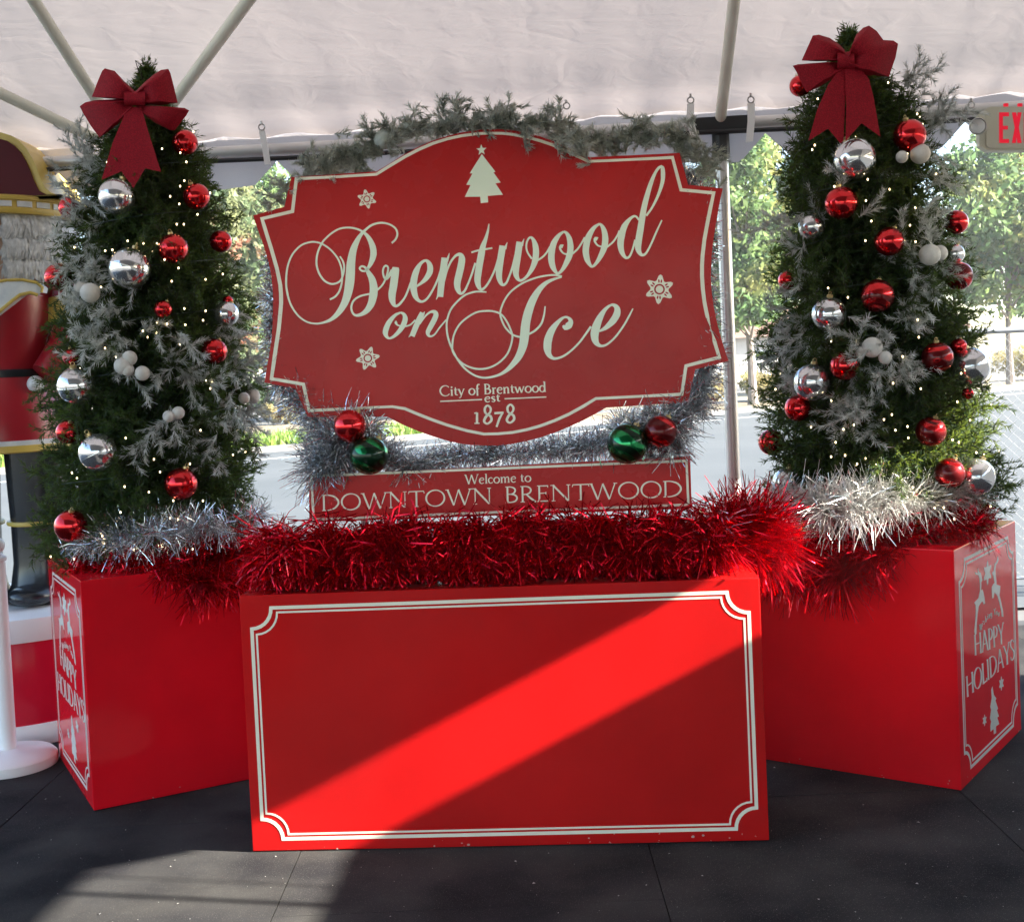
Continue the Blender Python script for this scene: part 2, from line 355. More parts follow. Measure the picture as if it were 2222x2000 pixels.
def strands(rng, path, per_m, rad, width, squash=None, jit=.25, lean=.35, floor_z=None, droop=.22, clump=0):
    """tinsel: flat foil strips standing out all round a path of (point, radius factor)"""
    P = np.array([p[0] for p in path], float); K = np.array([p[1] for p in path], float)
    seg = np.linalg.norm(P[1:] - P[:-1], axis=1); n = int(seg.sum() * per_m)
    s = rng.choice(len(seg), n, p=seg / seg.sum()); t = rng.random(n)
    c = P[s] + (P[s + 1] - P[s]) * t[:, None]; k = K[s] + (K[s + 1] - K[s]) * t
    if clump:                                                  # wound foil bunches up along its core
        g = .5 + .5 * np.sin(c[:, 0] * clump + 2.2 * np.sin(c[:, 0] * clump * .37 + c[:, 1] * 9)); keep = rng.random(n) < .12 + .88 * g ** 1.3; s, t, c, k = s[keep], t[keep], c[keep], k[keep] * (.82 + .3 * g[keep]); n = len(c)
    ax = unit(P[s + 1] - P[s]); rnd = rng.normal(size=(n, 3)); perp = unit(rnd - ax * (rnd * ax).sum(1, keepdims=True))
    dirn = unit(perp + ax * rng.normal(size=(n, 1)) * lean + rng.normal(size=(n, 3)) * .12 - np.array([0, 0, max(0, droop - .22)]))
    L = rad * k * (1 + jit * rng.normal(size=n)).clip(.3, 1.35)
    c = c + rng.normal(size=c.shape) * rad * .06
    m = c + dirn * (L * .55)[:, None]
    d2 = unit(dirn + rng.normal(size=dirn.shape) * .3 - np.array([0, 0, droop])); e = m + d2 * (L * .45)[:, None]
    if floor_z is not None:
        for q in (c, m, e): q[:, 2] = np.maximum(q[:, 2], floor_z + .003 + rng.random(n) * .006)
    side = unit(np.cross(dirn, rng.normal(size=(n, 3)))) * width * .5; side2 = unit(side + rng.normal(size=side.shape) * width * .2) * width * .45
    V = np.stack([c - side, c + side, m + side2, m - side2, e + side2 * .7, e - side2 * .7], 1).reshape(-1, 3); o = np.arange(n)[:, None] * 6
    return V, np.concatenate([o + np.array([[0, 1, 2, 3]]), o + np.array([[3, 2, 4, 5]])])
# ================================================================== SETTING: rubber floor, ground, road, kerb, verge
def sheet(name, pts, z, m, kind='structure'):
    mb = MB(); mb.add([(x, y, z) for x, y in pts], [tuple(range(len(pts)))]); o = mb.build(name, m); tag(o, kind=kind); return o
YAW = -.0619
EX = np.array([math.cos(YAW), math.sin(YAW), 0]); INW = np.array([math.sin(YAW), -math.cos(YAW), 0]); T0 = np.array([0, 6.16, 0.])
def TF(u, v, z): return T0 + EX * u + INW * v + np.array([0, 0, z])

def rubber():
    m = mat('rubber_mat', (.0165, .0165, .019), .8, 0, .02, col2=(.029, .029, .031), vscale=3, bump=.5, bscale=260, bdist=.0012)
    nt = m.node_tree; b = nt.nodes['Principled BSDF']; tc = nt.nodes.new('ShaderNodeTexCoord')
    def noise(sc, det=2.):
        n = nt.nodes.new('ShaderNodeTexNoise'); n.inputs['Scale'].default_value = sc; n.inputs['Detail'].default_value = det; nt.links.new(tc.outputs['Object'], n.inputs['Vector']); return n
    def ramp(n, a, c):
        r = nt.nodes.new('ShaderNodeMapRange'); r.inputs['From Min'].default_value = a; r.inputs['From Max'].default_value = c; nt.links.new(n.outputs['Fac'], r.inputs['Value']); return r
    spk = ramp(noise(330), .63, .74); dust = ramp(noise(2.2, 6), .38, .75)
    add = nt.nodes.new('ShaderNodeMath'); add.operation = 'MULTIPLY_ADD'; add.inputs[1].default_value = .24; add.use_clamp = True
    nt.links.new(dust.outputs[0], add.inputs[0]); nt.links.new(spk.outputs[0], add.inputs[2])
    mx = nt.nodes.new('ShaderNodeMix'); mx.data_type = 'RGBA'; mx.inputs[7].default_value = (.16, .155, .135, 1)
    src = b.inputs['Base Color'].links[0].from_socket
    nt.links.new(add.outputs[0], mx.inputs[0]); nt.links.new(src, mx.inputs[6]); nt.links.new(mx.outputs[2], b.inputs['Base Color'])
    return m
M_rub = rubber()
# mats: 1.22 x 1.83 m rubber tiles butted with open joints
mb = MB(); g = .0018
for i in range(-5, 5):
    for j in range(-3, 7):
        x0 = .405 + i * 1.22; y0 = -2.13 + j * 1.36 + (.5 if i % 2 else 0)
        mb.box(x0 + g, y0 + g, -.018, x0 + 1.22 - g, y0 + 1.36 - g, (i * 7 + j * 3) % 4 * .0007 - .0012)
fl = mb.build('floor', M_rub); tag(fl, kind='structure')
sheet('floor_deck', [(-6.4, -3.4), (6, -3.4), (6, 7.42), (-6.4, 8.2)], -.022, mat('deck', (.03, .03, .03), .8))
M_grd = mat('pale_ground', (.075, .075, .072), .9, col2=(.095, .094, .09), vscale=.7, bump=.3, bscale=30)
sheet('ground', [(-700, -300), (700, -300), (700, 900), (-700, 900)], -.07, M_grd)
M_road = mat('asphalt', (.044, .052, .057), .85, col2=(.058, .066, .071), vscale=.35, bump=.3, bscale=60, vdetail=8)
K1 = np.array([-6.056, 29.49]); KD = np.array([.8, .6]); KN = np.array([-.6, .8])
def kp(a, b): p = K1 + KD * a + KN * b; return (p[0], p[1])
sheet('road', [(-34, 8.4), (60, 7.7), (110, 60), kp(120, 0)], -.05, M_road)
M_conc = mat('concrete', (.16, .156, .148), .85, col2=(.13, .128, .122), vscale=1.2, bump=.2, bscale=40)
mb = MB()
for a in range(-60, 100, 3):
    q = [kp(a + .02, 0), kp(a + 2.98, 0), kp(a + 2.98, .32), kp(a + .02, .32)]
    mb.add([(x, y, -.06) for x, y in q] + [(x, y, .08) for x, y in q], [(4, 5, 6, 7), (0, 1, 5, 4), (1, 2, 6, 5), (2, 3, 7, 6), (3, 0, 4, 7)])
tag(mb.build('kerb', M_conc), kind='structure')
M_line = mat('road_paint', (.6, .6, .57), .7)
sheet('road_line', [kp(-60, -2.5), kp(100, -2.5), kp(100, -2.3), kp(-60, -2.3)], -.046, M_line)
M_mulch = mat('dry_verge', (.14, .105, .06), .95, col2=(.20, .17, .11), vscale=1.5, bump=.6, bscale=20)
sheet('verge', [kp(-60, .32), kp(100, .32), kp(100, 14), kp(-60, 14)], .03, M_mulch)
sheet('footpath', [kp(-60, 4.6), kp(100, 4.6), kp(100, 6.6), kp(-60, 6.6)], .04, M_conc)
# near lawn strip and its grass on the left of the kerb
def lawn(name, a0, a1, b0, b1, n, seed):
    rng = np.random.default_rng(seed); a = rng.uniform(a0, a1, n); b = rng.uniform(b0, b1, n)
    p = np.stack([K1[0] + KD[0] * a + KN[0] * b, K1[1] + KD[1] * a + KN[1] * b, np.full(n, .04)], 1)
    w = rng.normal(size=(n, 3)) * np.array([.04, .04, 0]); h = np.array([0, 0, 1.]) * rng.uniform(.10, .24, (n, 1)) + rng.normal(size=(n, 3)) * .05
    V = np.stack([p - w, p + w, p + h], 1).reshape(-1, 3); V[:, 2] = np.maximum(V[:, 2], .035)
    return tag(nparr(name, V, np.arange(3 * n).reshape(-1, 3), mat('lawn_grass', (.10, .19, .022), .6, col2=(.16, .24, .03), vscale=1.5, trans=.35)), kind='stuff')
lawn('grass', -6, 9.5, .5, 4.3, 15000, 5)
# ================================================================== TENT
EAVE, RISE, RIDGE = 2.85, .54, 4.6
def zroof(v): return EAVE + RISE * (v if v <= RIDGE else 2 * RIDGE - v)
def vinyl(name, col, tr, trc, bump=1.):
    m = D.materials.new(name); m.use_nodes = True; nt = m.node_tree; b = nt.nodes['Principled BSDF']; L = nt.links.new
    b.inputs['Base Color'].default_value = (*col, 1); b.inputs['Roughness'].default_value = .42; b.inputs['Specular IOR Level'].default_value = .4
    tc = nt.nodes.new('ShaderNodeTexCoord')
    def N(t, **k):
        n = nt.nodes.new(t)
        for a, c in k.items(): n.inputs[a.replace('_', ' ')].default_value = c
        return n
    def mp(sc, rot=(0, 0, 0)):
        q = N('ShaderNodeMapping'); q.inputs['Scale'].default_value = sc; q.inputs['Rotation'].default_value = rot; L(tc.outputs['Object'], q.inputs['Vector']); return q
    # long tension folds in two directions, plus short creases
    hs = []
    for sc, rot, s2, w in [((.5, 3.2, .5), (0, 0, .35), 2.4, .4), ((.6, 2.6, .6), (0, 0, -.5), 3.1, .35), ((1, 1.3, 1), (0, 0, .1), 7, .35), ((1, 1, 1), (0, 0, 0), 1.0, .45)]:
        q = mp(sc, rot); n = N('ShaderNodeTexNoise', Scale=s2, Detail=3., Distortion=.7); L(q.outputs[0], n.inputs['Vector'])
        a = N('ShaderNodeMath'); a.operation = 'MULTIPLY'; a.inputs[1].default_value = w; L(n.outputs['Fac'], a.inputs[0]); hs.append(a)
    for sc, rot, s2, w in [((.55, 1.5, .8), (0, 0, .5), 2.1, .10), ((.5, 1.3, .8), (0, 0, -.55), 1.7, .08)]:       # sharp fold lines
        q = mp(sc, rot); n = N('ShaderNodeTexNoise', Scale=2.2, Detail=2.); L(q.outputs[0], n.inputs['Vector'])
        va = N('ShaderNodeVectorMath'); va.operation = 'MULTIPLY_ADD'; va.inputs[1].default_value = (.5, .5, .5); L(n.outputs['Color'], va.inputs[0]); L(q.outputs[0], va.inputs[2])
        vo = N('ShaderNodeTexVoronoi', Scale=s2); vo.feature = 'DISTANCE_TO_EDGE'; L(va.outputs[0], vo.inputs['Vector'])
        r = N('ShaderNodeMapRange'); r.inputs['From Max'].default_value = .05; r.inputs['To Min'].default_value = w; r.inputs['To Max'].default_value = 0; L(vo.outputs['Distance'], r.inputs['Value'])
        ms = N('ShaderNodeTexNoise', Scale=1.1); L(tc.outputs['Object'], ms.inputs['Vector'])
        rr = N('ShaderNodeMapRange'); rr.inputs['From Min'].default_value = .48; rr.inputs['From Max'].default_value = .62; L(ms.outputs['Fac'], rr.inputs['Value'])
        a = N('ShaderNodeMath'); a.operation = 'MULTIPLY'; L(r.outputs[0], a.inputs[0]); L(rr.outputs[0], a.inputs[1]); hs.append(a)
    cur = hs[0]
    for h in hs[1:]:
        a = N('ShaderNodeMath'); a.operation = 'ADD'; L(cur.outputs[0], a.inputs[0]); L(h.outputs[0], a.inputs[1]); cur = a
    bp = N('ShaderNodeBump'); bp.inputs['Strength'].default_value = bump; bp.inputs['Distance'].default_value = .045; L(cur.outputs[0], bp.inputs['Height']); L(bp.outputs[0], b.inputs['Normal'])
    t = N('ShaderNodeBsdfTranslucent'); t.inputs[0].default_value = (*trc, 1); L(bp.outputs[0], t.inputs['Normal'])
    mx = N('ShaderNodeMixShader'); mx.inputs[0].default_value = tr
    L(b.outputs[0], mx.inputs[1]); L(t.outputs[0], mx.inputs[2]); L(mx.outputs[0], nt.nodes['Material Output'].inputs['Surface'])
    return m
M_canopy = vinyl('tent_vinyl', (.70, .66, .65), .5, (.203, .181, .175), .28)
M_dimmer = vinyl('added_opaque_vinyl', (.40, .40, .40), .1, (.02, .02, .02), .3)  # opaque vinyl invented for the unseen roof half, to dim the floor
M_wallv = vinyl('side_vinyl', (.66, .65, .64), .3, (.40, .385, .365), .5)
M_val = vinyl('valance_vinyl', (.62, .58, .58), .4, (.34, .30, .30), .35)
M_pole = mat('cream_pole', (.84, .82, .70), .35, col2=(.76, .74, .62), vscale=7)
M_alu = mat('aluminium_pole', (.62, .61, .60), .3, .35, bump=.08, bscale=60)
M_steel = mat('dull_steel', (.45, .44, .43), .35, .8)
M_blk = mat('black_plastic', (.014, .014, .016), .5)
tent = thing('frame_tent', 'white vinyl frame tent over the display, with cream rafters and a wrinkled roof', 'tent', TF(0, 0, 0))
# roof: a fine grid sagging slightly between its rafters, gathered at the eave
NU, NV = 110, 96; U0, U1 = -4.6, 4.03; rr = random.Random(3)
us = np.linspace(U0, U1, NU + 1); vs_ = np.concatenate([np.linspace(0, .5, 17)[:-1], np.linspace(.5, 2 * RIDGE, NV - 15)]); V = []
for v in vs_:
    for u in us:
        sag = -.05 * (math.sin(PI * ((u - 1.07) / 2.9 % 1))) * min(1, v / 1.2) * (1 if v < RIDGE else .6)
        gath = .010 * math.sin(u * 23 + 2 * math.sin(u * 3.1)) * math.exp(-v / .35)
        hem = -.035 * math.exp(-((v - .22) / .10) ** 2)
        V.append(TF(u, v - .03, zroof(v) + .03 + sag + gath + hem))
nv = len(vs_); Fq = np.array([(j * (NU + 1) + i, j * (NU + 1) + i + 1, (j + 1) * (NU + 1) + i + 1, (j + 1) * (NU + 1) + i) for j in range(nv - 1) for i in range(NU)])
_nb = int(np.searchsorted(vs_, RIDGE)) * NU
nparr('canopy', np.array(V), Fq[:_nb], M_canopy, tent, smooth=True)
nparr('canopy_front_slope', np.array(V), Fq[_nb:], M_dimmer, tent, smooth=True)  # out of view; made dark to hold back light from above
uc, ud = -1.83, 1.073
def rafter(u0, v0, u1, v1, r=.027):
    m = MB(); m.tube([TF(u0, v0, zroof(v0) - .055), TF(u1, v1, zroof(v1) - .075)], r, 14); return m.build('rafter', M_pole, tent, True)
rafter(uc, .02, uc - .25, RIDGE); rafter(uc, .02, uc + RIDGE * .97, RIDGE); rafter(uc, .02, uc - 2.7, 2.78); rafter(ud, .02, ud, RIDGE)
m = MB(); m.tube([TF(-4.55, RIDGE, zroof(RIDGE) - .1), TF(3.96, RIDGE, zroof(RIDGE) - .1)], .035, 12); m.build('ridge_pole', M_pole, tent, True)
m = MB(); m.tube([TF(-4.55, .03, 2.80), TF(3.94, .03, 2.80)], .030, 12); m.build('eave_rail', M_alu, tent, True)
for u in (uc, ud, 3.94):
    m = MB(); m.tube([TF(u, .03, 0), TF(u, .03, 2.66)], .033, 16); m.lathe([(.001, .012), (.075, .012), (.08, .004), (.08, 0)], TF(u, .03, 0), 20); m.build('leg', M_alu, tent, True)
    m = MB(); m.tube([TF(u, .03, 2.64), TF(u, .03, 2.765)], .042, 14)
    m.box(-.15, -.04, -.035, .15, .04, .03, Matrix.Translation(TF(u, .03, 2.80)) @ Matrix.Rotation(YAW, 4, 'Z')); m.build('corner_bracket', M_blk, tent)
# valance with raised notches
def upx(px, py=320): p = unp(px, py, TF(0, 0, 0), INW); return float((p - T0) @ EX)
nx = [upx(596), upx(1664), upx(2100), upx(1130), upx(2560), upx(120), upx(-420)]
def vbot(u):
    z = 2.628 + .008 * math.sin(u * 9)
    for c in nx: z = max(z, 2.755 - abs(u - c) * 1.05)
    return z
uu = sorted(set(np.round(np.linspace(-4.55, 3.94, 300), 4)) | set(np.round(nx, 4)))
Vv = []
for u in uu:
    w = .010 * math.sin(u * 14 + math.sin(u * 5))
    zb = vbot(u)
    for k in range(5): Vv.append(TF(u, -.035 + w * k / 4 + .012 * (k / 4), 2.925 + (zb - 2.925) * k / 4))
n = len(uu); Fv = np.array([(i * 5 + k, i * 5 + k + 1, (i + 1) * 5 + k + 1, (i + 1) * 5 + k) for i in range(n - 1) for k in range(4)])
nparr('valance', np.array(Vv), Fv, M_val, tent, smooth=True)
# hanging ties with steel rings
def strap(pts, w, ring=True):
    """pts in 2022-wide view coordinates"""
    P = [TF((unp(x * DS, y * DS, TF(0, .13, 0), INW) - T0) @ EX, .13 + .006 * i, unp(x * DS, y * DS, TF(0, .13, 0), INW)[2]) for i, (x, y) in enumerate(pts)]
    m = MB(); hw = EX * w / 2; th = INW * .002
    vs = [];
    for p in P: vs += [p - hw - th, p + hw - th, p + hw + th, p - hw + th]
    fs = [(4 * i + k, 4 * i + (k + 1) % 4, 4 * i + 4 + (k + 1) % 4, 4 * i + 4 + k) for i in range(len(P) - 1) for k in range(4)] + [(0, 1, 2, 3), tuple(4 * len(P) - 4 + k for k in (3, 2, 1, 0))]
    if len(P) > 1: m.add(vs, fs); s = m.build('strap', M_white, tent)
    else: s = tent
    if ring:
        r = MB(); c = P[0] + np.array([0, 0, .016]); r.tube([c + EX * .015 * math.cos(a) + np.array([0, 0, .015 * math.sin(a)]) for a in np.linspace(0, 2 * PI, 17)], .0035, 6, False)
        r.tube([c + np.array([0, 0, .015]), c + np.array([0, 0, .03])], .006, 6)
        r.build('ring', M_steel, s, True)
strap([(517, 258), (523, 285), (530, 326)], .030); strap([(1364, 205), (1362, 238), (1375, 288)], .034); strap([(1483, 204), (1483, 240), (1479, 281)], .034)
strap([(1119, 216)], .03); strap([(1918, 214)], .03)
# right side: vinyl wall, an open gap under a notched valance that lets the sun in, and tie straps across the gap
def wallbot(v):
    return 2.497 if v < 2.615 else (2.65 if v > 2.80 else 2.497 + (v - 2.615) / .185 * .153)
vv = sorted(set(np.round(np.linspace(-.03, 9.2, 60), 3)) | {2.615, 2.80, RIDGE})
m = MB(); A = []
for v in vv: A += [TF(4.0, v, wallbot(v)), TF(4.0, v, zroof(v) + .13), TF(3.994, v, wallbot(v)), TF(3.994, v, zroof(v) + .13)]
m.add(A, [q for i in range(len(vv) - 1) for q in [(4 * i, 4 * i + 1, 4 * i + 5, 4 * i + 4), (4 * i + 2, 4 * i + 6, 4 * i + 7, 4 * i + 3), (4 * i, 4 * i + 4, 4 * i + 6, 4 * i + 2)]])
m.build('gable_panel', M_wallv, tent)
m = MB()
m.add([TF(4.0, -.03, 0), TF(4.0, 9.2, 0), TF(4.0, 9.2, 2.222), TF(4.0, -.03, 2.222), TF(3.994, -.03, 0), TF(3.994, 9.2, 0), TF(3.994, 9.2, 2.222), TF(3.994, -.03, 2.222)],
      [(0, 1, 2, 3), (7, 6, 5, 4), (3, 2, 6, 7), (0, 4, 5, 1)]); m.build('side_wall', M_wallv, tent)
for v, w, z1 in ((2.987, .026, 2.66), (2.846, .008, 2.66), (.55, .02, 2.5), (.02, .05, 2.5), (4.6, .06, 2.66)):
    q = MB(); b = TF(3.99, v, 0); q.add([TF(3.985, v - w / 2, 2.2), TF(3.985, v + w / 2, 2.2), TF(3.985, v + w / 2, z1), TF(3.985, v - w / 2, z1), TF(3.981, v - w / 2, 2.2), TF(3.981, v + w / 2, 2.2), TF(3.981, v + w / 2, z1), TF(3.981, v - w / 2, z1)],
        [(0, 1, 2, 3), (7, 6, 5, 4), (0, 4, 5, 1), (1, 5, 6, 2), (2, 6, 7, 3), (3, 7, 4, 0)]); q.build('tie', M_white, tent)
# front end of the tent, behind the camera: an unseen vinyl panel, added to cut the ambient light
for u0, u1 in ((2.4, 3.99),):
    m = MB(); m.add([TF(u0, 9.1, 0), TF(u1, 9.1, 0), TF(u1, 9.1, 2.9), TF(u0, 9.1, 2.9), TF(u0, 9.106, 0), TF(u1, 9.106, 0), TF(u1, 9.106, 2.9), TF(u0, 9.106, 2.9)], [(0, 1, 2, 3), (7, 6, 5, 4), (0, 4, 5, 1), (1, 5, 6, 2), (2, 6, 7, 3), (3, 7, 4, 0)])
    m.build('added_end_wall', M_wallv, tent)
# black cable strung along the eave
m = MB(); rr = random.Random(8)
P = [TF(u, .075, 2.752 + .006 * math.sin(u * 2.3) + (.02 if False else 0)) for u in np.linspace(-4.5, 3.9, 90)]
m.tube(P, .0115, 8); tag(m.build('power_cable', M_blk, None, True), 'black power cable strung along the back eave of the tent', 'cable')
# ================================================================== BEYOND THE TENT
def leaf_mat(name, c1, c2, c3, s=1.2):
    m = mat(name, c1, .55, 0, .3, col2=c2, vscale=s, trans=.55, vcontrast=(.42, .6)); nt = m.node_tree
    b = nt.nodes['Principled BSDF']; tr = [n for n in nt.nodes if n.type == 'BSDF_TRANSLUCENT'][0]
    tc = nt.nodes.new('ShaderNodeTexCoord'); nz = nt.nodes.new('ShaderNodeTexNoise'); nz.inputs['Scale'].default_value = .55; nz.inputs['Detail'].default_value = 4; nt.links.new(tc.outputs['Object'], nz.inputs['Vector'])
    mr = nt.nodes.new('ShaderNodeMapRange'); mr.inputs['From Min'].default_value = .52; mr.inputs['From Max'].default_value = .64; nt.links.new(nz.outputs['Fac'], mr.inputs['Value'])
    mx = nt.nodes.new('ShaderNodeMix'); mx.data_type = 'RGBA'; mx.inputs[7].default_value = (*c3, 1)
    src = b.inputs['Base Color'].links[0].from_socket
    nt.links.new(mr.outputs[0], mx.inputs[0]); nt.links.new(src, mx.inputs[6]); nt.links.new(mx.outputs[2], b.inputs['Base Color']); nt.links.new(mx.outputs[2], tr.inputs[0])
    return m
M_lg = leaf_mat('green_leaves', (.10, .18, .07), (.16, .24, .08), (.27, .27, .09))
M_lo = leaf_mat('autumn_leaves', (.12, .18, .09), (.20, .22, .10), (.40, .19, .13), .9)
M_ld = leaf_mat('dark_leaves', (.04, .08, .03), (.07, .12, .035), (.12, .17, .05))
M_bark = mat('bark', (.15, .12, .10), .9, col2=(.22, .19, .16), vscale=5, bump=.6, bscale=18)
def street_tree(label, x, y, z0, z1, rx, m, seed, n=9000, leaf=.17, trunk=.16, name='street_tree', group='street trees across the road'):
    rng = np.random.default_rng(seed); root = thing(name, label, 'tree', (x, y, 0), group)
    tb = MB(); h = z0 + (z1 - z0) * .75; k = 9
    tb.tube([(x + .12 * math.sin(i * 1.3 + seed) * i / k, y, h * i / k) for i in range(k + 1)], [trunk * (1.25 if i == 0 else 1) * (1 - .8 * i / k) for i in range(k + 1)], 9)
    ctr = []
    for i in range(16):
        t = .12 + .75 * rng.random(); zz = z0 + (z1 - z0) * t; a = rng.random() * 2 * PI; r = rx * (.35 + .45 * rng.random()) * math.sin(PI * min(1, .18 + .82 * t)) ** .6
        p = (x + r * math.cos(a), y + r * math.sin(a), zz + .3); ctr.append(p)
        tb.tube([(x, y, z0 * .7 + (zz - z0 * .7) * .5), ((x + p[0]) / 2, (y + p[1]) / 2, zz - .2), p], [trunk * .35, trunk * .22, trunk * .06], 5)
    tb.build('trunk', M_bark, root, True)
    ctr += [(x, y, z0 + (z1 - z0) * f) for f in (.25, .45, .65, .85, .95)]
    C_ = np.array(ctr); i = rng.integers(0, len(C_), n); sz = rx * (.26 + .24 * rng.random(len(C_)))
    d = unit(rng.normal(size=(n, 3))) * (rng.random((n, 1)) ** .4); c = C_[i] + d * sz[i][:, None] * np.array([1.15, 1.15, .95])
    c[:, 2] = np.maximum(c[:, 2], z0 * .85 + rng.random(n) * .5)
    a = unit(rng.normal(size=(n, 3))); b = unit(np.cross(a, rng.normal(size=(n, 3)))); l = leaf * (.6 + .8 * rng.random((n, 1)))
    V = np.stack([c - a * l, c + b * l * .5, c + a * l, c - b * l * .5], 1).reshape(-1, 3)
    nparr('crown', V, np.arange(4 * n).reshape(-1, 4), m, root); return root
street_tree('green street tree with a grey trunk, seen between the sign and the right Christmas tree', 8.45, 43.55, 2.1, 9.4, 2.5, M_lg, 1, 13000, .15)
street_tree('green street tree behind the chain-link fence, below the exit sign', 21.6, 53.8, 2.3, 11.2, 3.6, M_lg, 2, 13000, .18)
street_tree('tree turning orange and red, just right of the left Christmas tree', -9.4, 40.5, .9, 9.3, 2.4, M_lo, 3, 12000, .15)
street_tree('yellow-green tree left of the main sign, behind the orange one', -8.9, 47.5, .8, 9.6, 2.5, M_lg, 4, 12000, .16)
street_tree('green tree with a thin crown at the far left, behind the nutcracker', -21., 50., 1.8, 9.5, 3.2, M_lg, 5, 7000, .2)
street_tree('tall green tree peeping out above the right Christmas tree fence, farther off', 15.2, 60., 2.2, 11.5, 3.2, M_lg, 6, 9000, .2)
street_tree('pale green tree hidden mostly behind the main sign', .5, 52., 2., 11., 3.4, M_lg, 7, 5000, .22)
street_tree('dark distant tree at the right edge, beyond the chain-link fence', 33., 74., 2., 12., 4.5, M_ld, 8, 7000, .26)
street_tree('dark distant tree between the white railing and the road tree', 16., 92., .5, 6.8, 5., M_ld, 9, 7000, .3)
def shrub(label, x, y, rx, h, m, seed, n=2500, leaf=.12, group=None):
    rng = np.random.default_rng(seed); root = thing('shrub', label, 'shrub', (x, y, 0), group); tb = MB()
    for k in range(7): a = k * .9; tb.tube([(x, y, 0), (x + .3 * rx * math.cos(a), y + .3 * rx * math.sin(a), h * .5), (x + .6 * rx * math.cos(a), y + .6 * rx * math.sin(a), h * .85)], [.03, .02, .008], 5)
    tb.build('stem', M_bark, root)
    k = 9; cc = np.stack([rng.normal(size=k) * rx * .45, rng.normal(size=k) * rx * .3, h * (.35 + .35 * rng.random(k))], 1); i = rng.integers(0, k, n)
    c = np.array([x, y, 0]) + cc[i] + unit(rng.normal(size=(n, 3))) * (rng.random((n, 1)) ** .5) * np.array([rx * .5, rx * .5, h * .38]); c[:, 2] = np.abs(c[:, 2]) + .05
    a = unit(rng.normal(size=(n, 3)) + np.array([0, 0, .6])); b = unit(np.cross(a, rng.normal(size=(n, 3)))); l = leaf * (.6 + .8 * rng.random((n, 1)))
    V = np.stack([c - a * l, c + b * l * .4, c + a * l, c - b * l * .4], 1).reshape(-1, 3)
    nparr('leaves', V, np.arange(4 * n).reshape(-1, 4), m, root); return root
M_dry = leaf_mat('straw_leaves', (.30, .25, .11), (.36, .31, .14), (.22, .22, .08))
shrub('dry straw-coloured clump left of the street tree trunk', 7.3, 46.5, 1.1, 1.0, M_dry, 11); shrub('dry straw-coloured clump right of the street tree trunk', 10.0, 47.0, 1.3, 1.05, M_dry, 12)
shrub('dark green bush under the tree left of the sign', -10.3, 52., 2.0, 1.9, M_ld, 13, 3500); shrub('low yellow shrub in front of the dark green bush', -8.2, 45., .5, .75, M_dry, 14, 900)
shrub('green bush beside the fence post, under the tree by the exit sign', 19.2, 57., 2.0, 2.3, M_lg, 15, 3000); shrub('straw-coloured bush behind the chain-link fence', 24.5, 58.5, 2.0, 1.6, M_dry, 16)
# white railing far behind the street tree
def lerp2(a, b, t): return (a[0] + (b[0] - a[0]) * t, a[1] + (b[1] - a[1]) * t)
fr = thing('picket_fence', 'white picket railing far behind the street tree, right of the sign', 'fence', (11, 66, 0)); A, B = (6.5, 62), (22, 74)
m = MB()
for z in (.25, 1.45): a, b = Vector((*A, z)), Vector((*B, z)); m.tube([a, b], .05, 4)
m.build('rail', M_white, fr)
m = MB()
for k in range(70):
    x, y = lerp2(A, B, k / 69); m.box(x - .035, y - .02, .1, x + .035, y + .02, 1.6)
m.build('picket_panel', M_white, fr)
for k in range(8):
    x, y = lerp2(A, B, k / 7); q = MB(); q.box(x - .08, y - .1, 0, x + .08, y + .06, 1.75); q.build('post', M_white, fr)
# a low pale building behind it
def house(label, x, y, w, d, h, wallc, roofc, seed):
    r = thing('house', label, 'building', (x, y, 0)); m = MB(); m.box(x - w / 2, y - d / 2, 0, x + w / 2, y + d / 2, h); m.build('wall', mat('stucco_%d' % seed, wallc, .9, col2=tuple(c * .9 for c in wallc), vscale=1), r)
    m = MB(); e = .5; m.add([(x - w / 2 - e, y - d / 2 - e, h - .1), (x + w / 2 + e, y - d / 2 - e, h - .1), (x + w / 2 + e, y + d / 2 + e, h - .1), (x - w / 2 - e, y + d / 2 + e, h - .1), (x - w / 2 + 1, y, h + 2.2), (x + w / 2 - 1, y, h + 2.2)],
        [(0, 1, 5, 4), (1, 2, 5), (2, 3, 4, 5), (3, 0, 4), (3, 2, 1, 0)]); m.build('roof', mat('roof_%d' % seed, roofc, .85, col2=tuple(c * .8 for c in roofc), vscale=2), r)
    n = int(w // 3)
    for k in range(n):
        xx = x - w / 2 + w * (k + .5) / n; m = MB(); m.box(xx - .6, y - d / 2 - .06, 1, xx + .6, y - d / 2 + .02, 2.2); f = m.build('window', M_white, r)
        m = MB(); m.box(xx - .5, y - d / 2 - .075, 1.1, xx + .5, y - d / 2 - .062, 2.1); m.build('pane', mat('pane_%d_%d' % (seed, k), (.05, .07, .09), .05, 0, .8), f)
house('long pale house with a brown roof beyond the white railing', 21, 92, 22, 9, 3.2, (.55, .50, .44), (.20, .12, .09), 1)
house('low beige house behind the trees on the left', -27, 88, 20, 9, 3.2, (.50, .46, .40), (.17, .14, .12), 2)
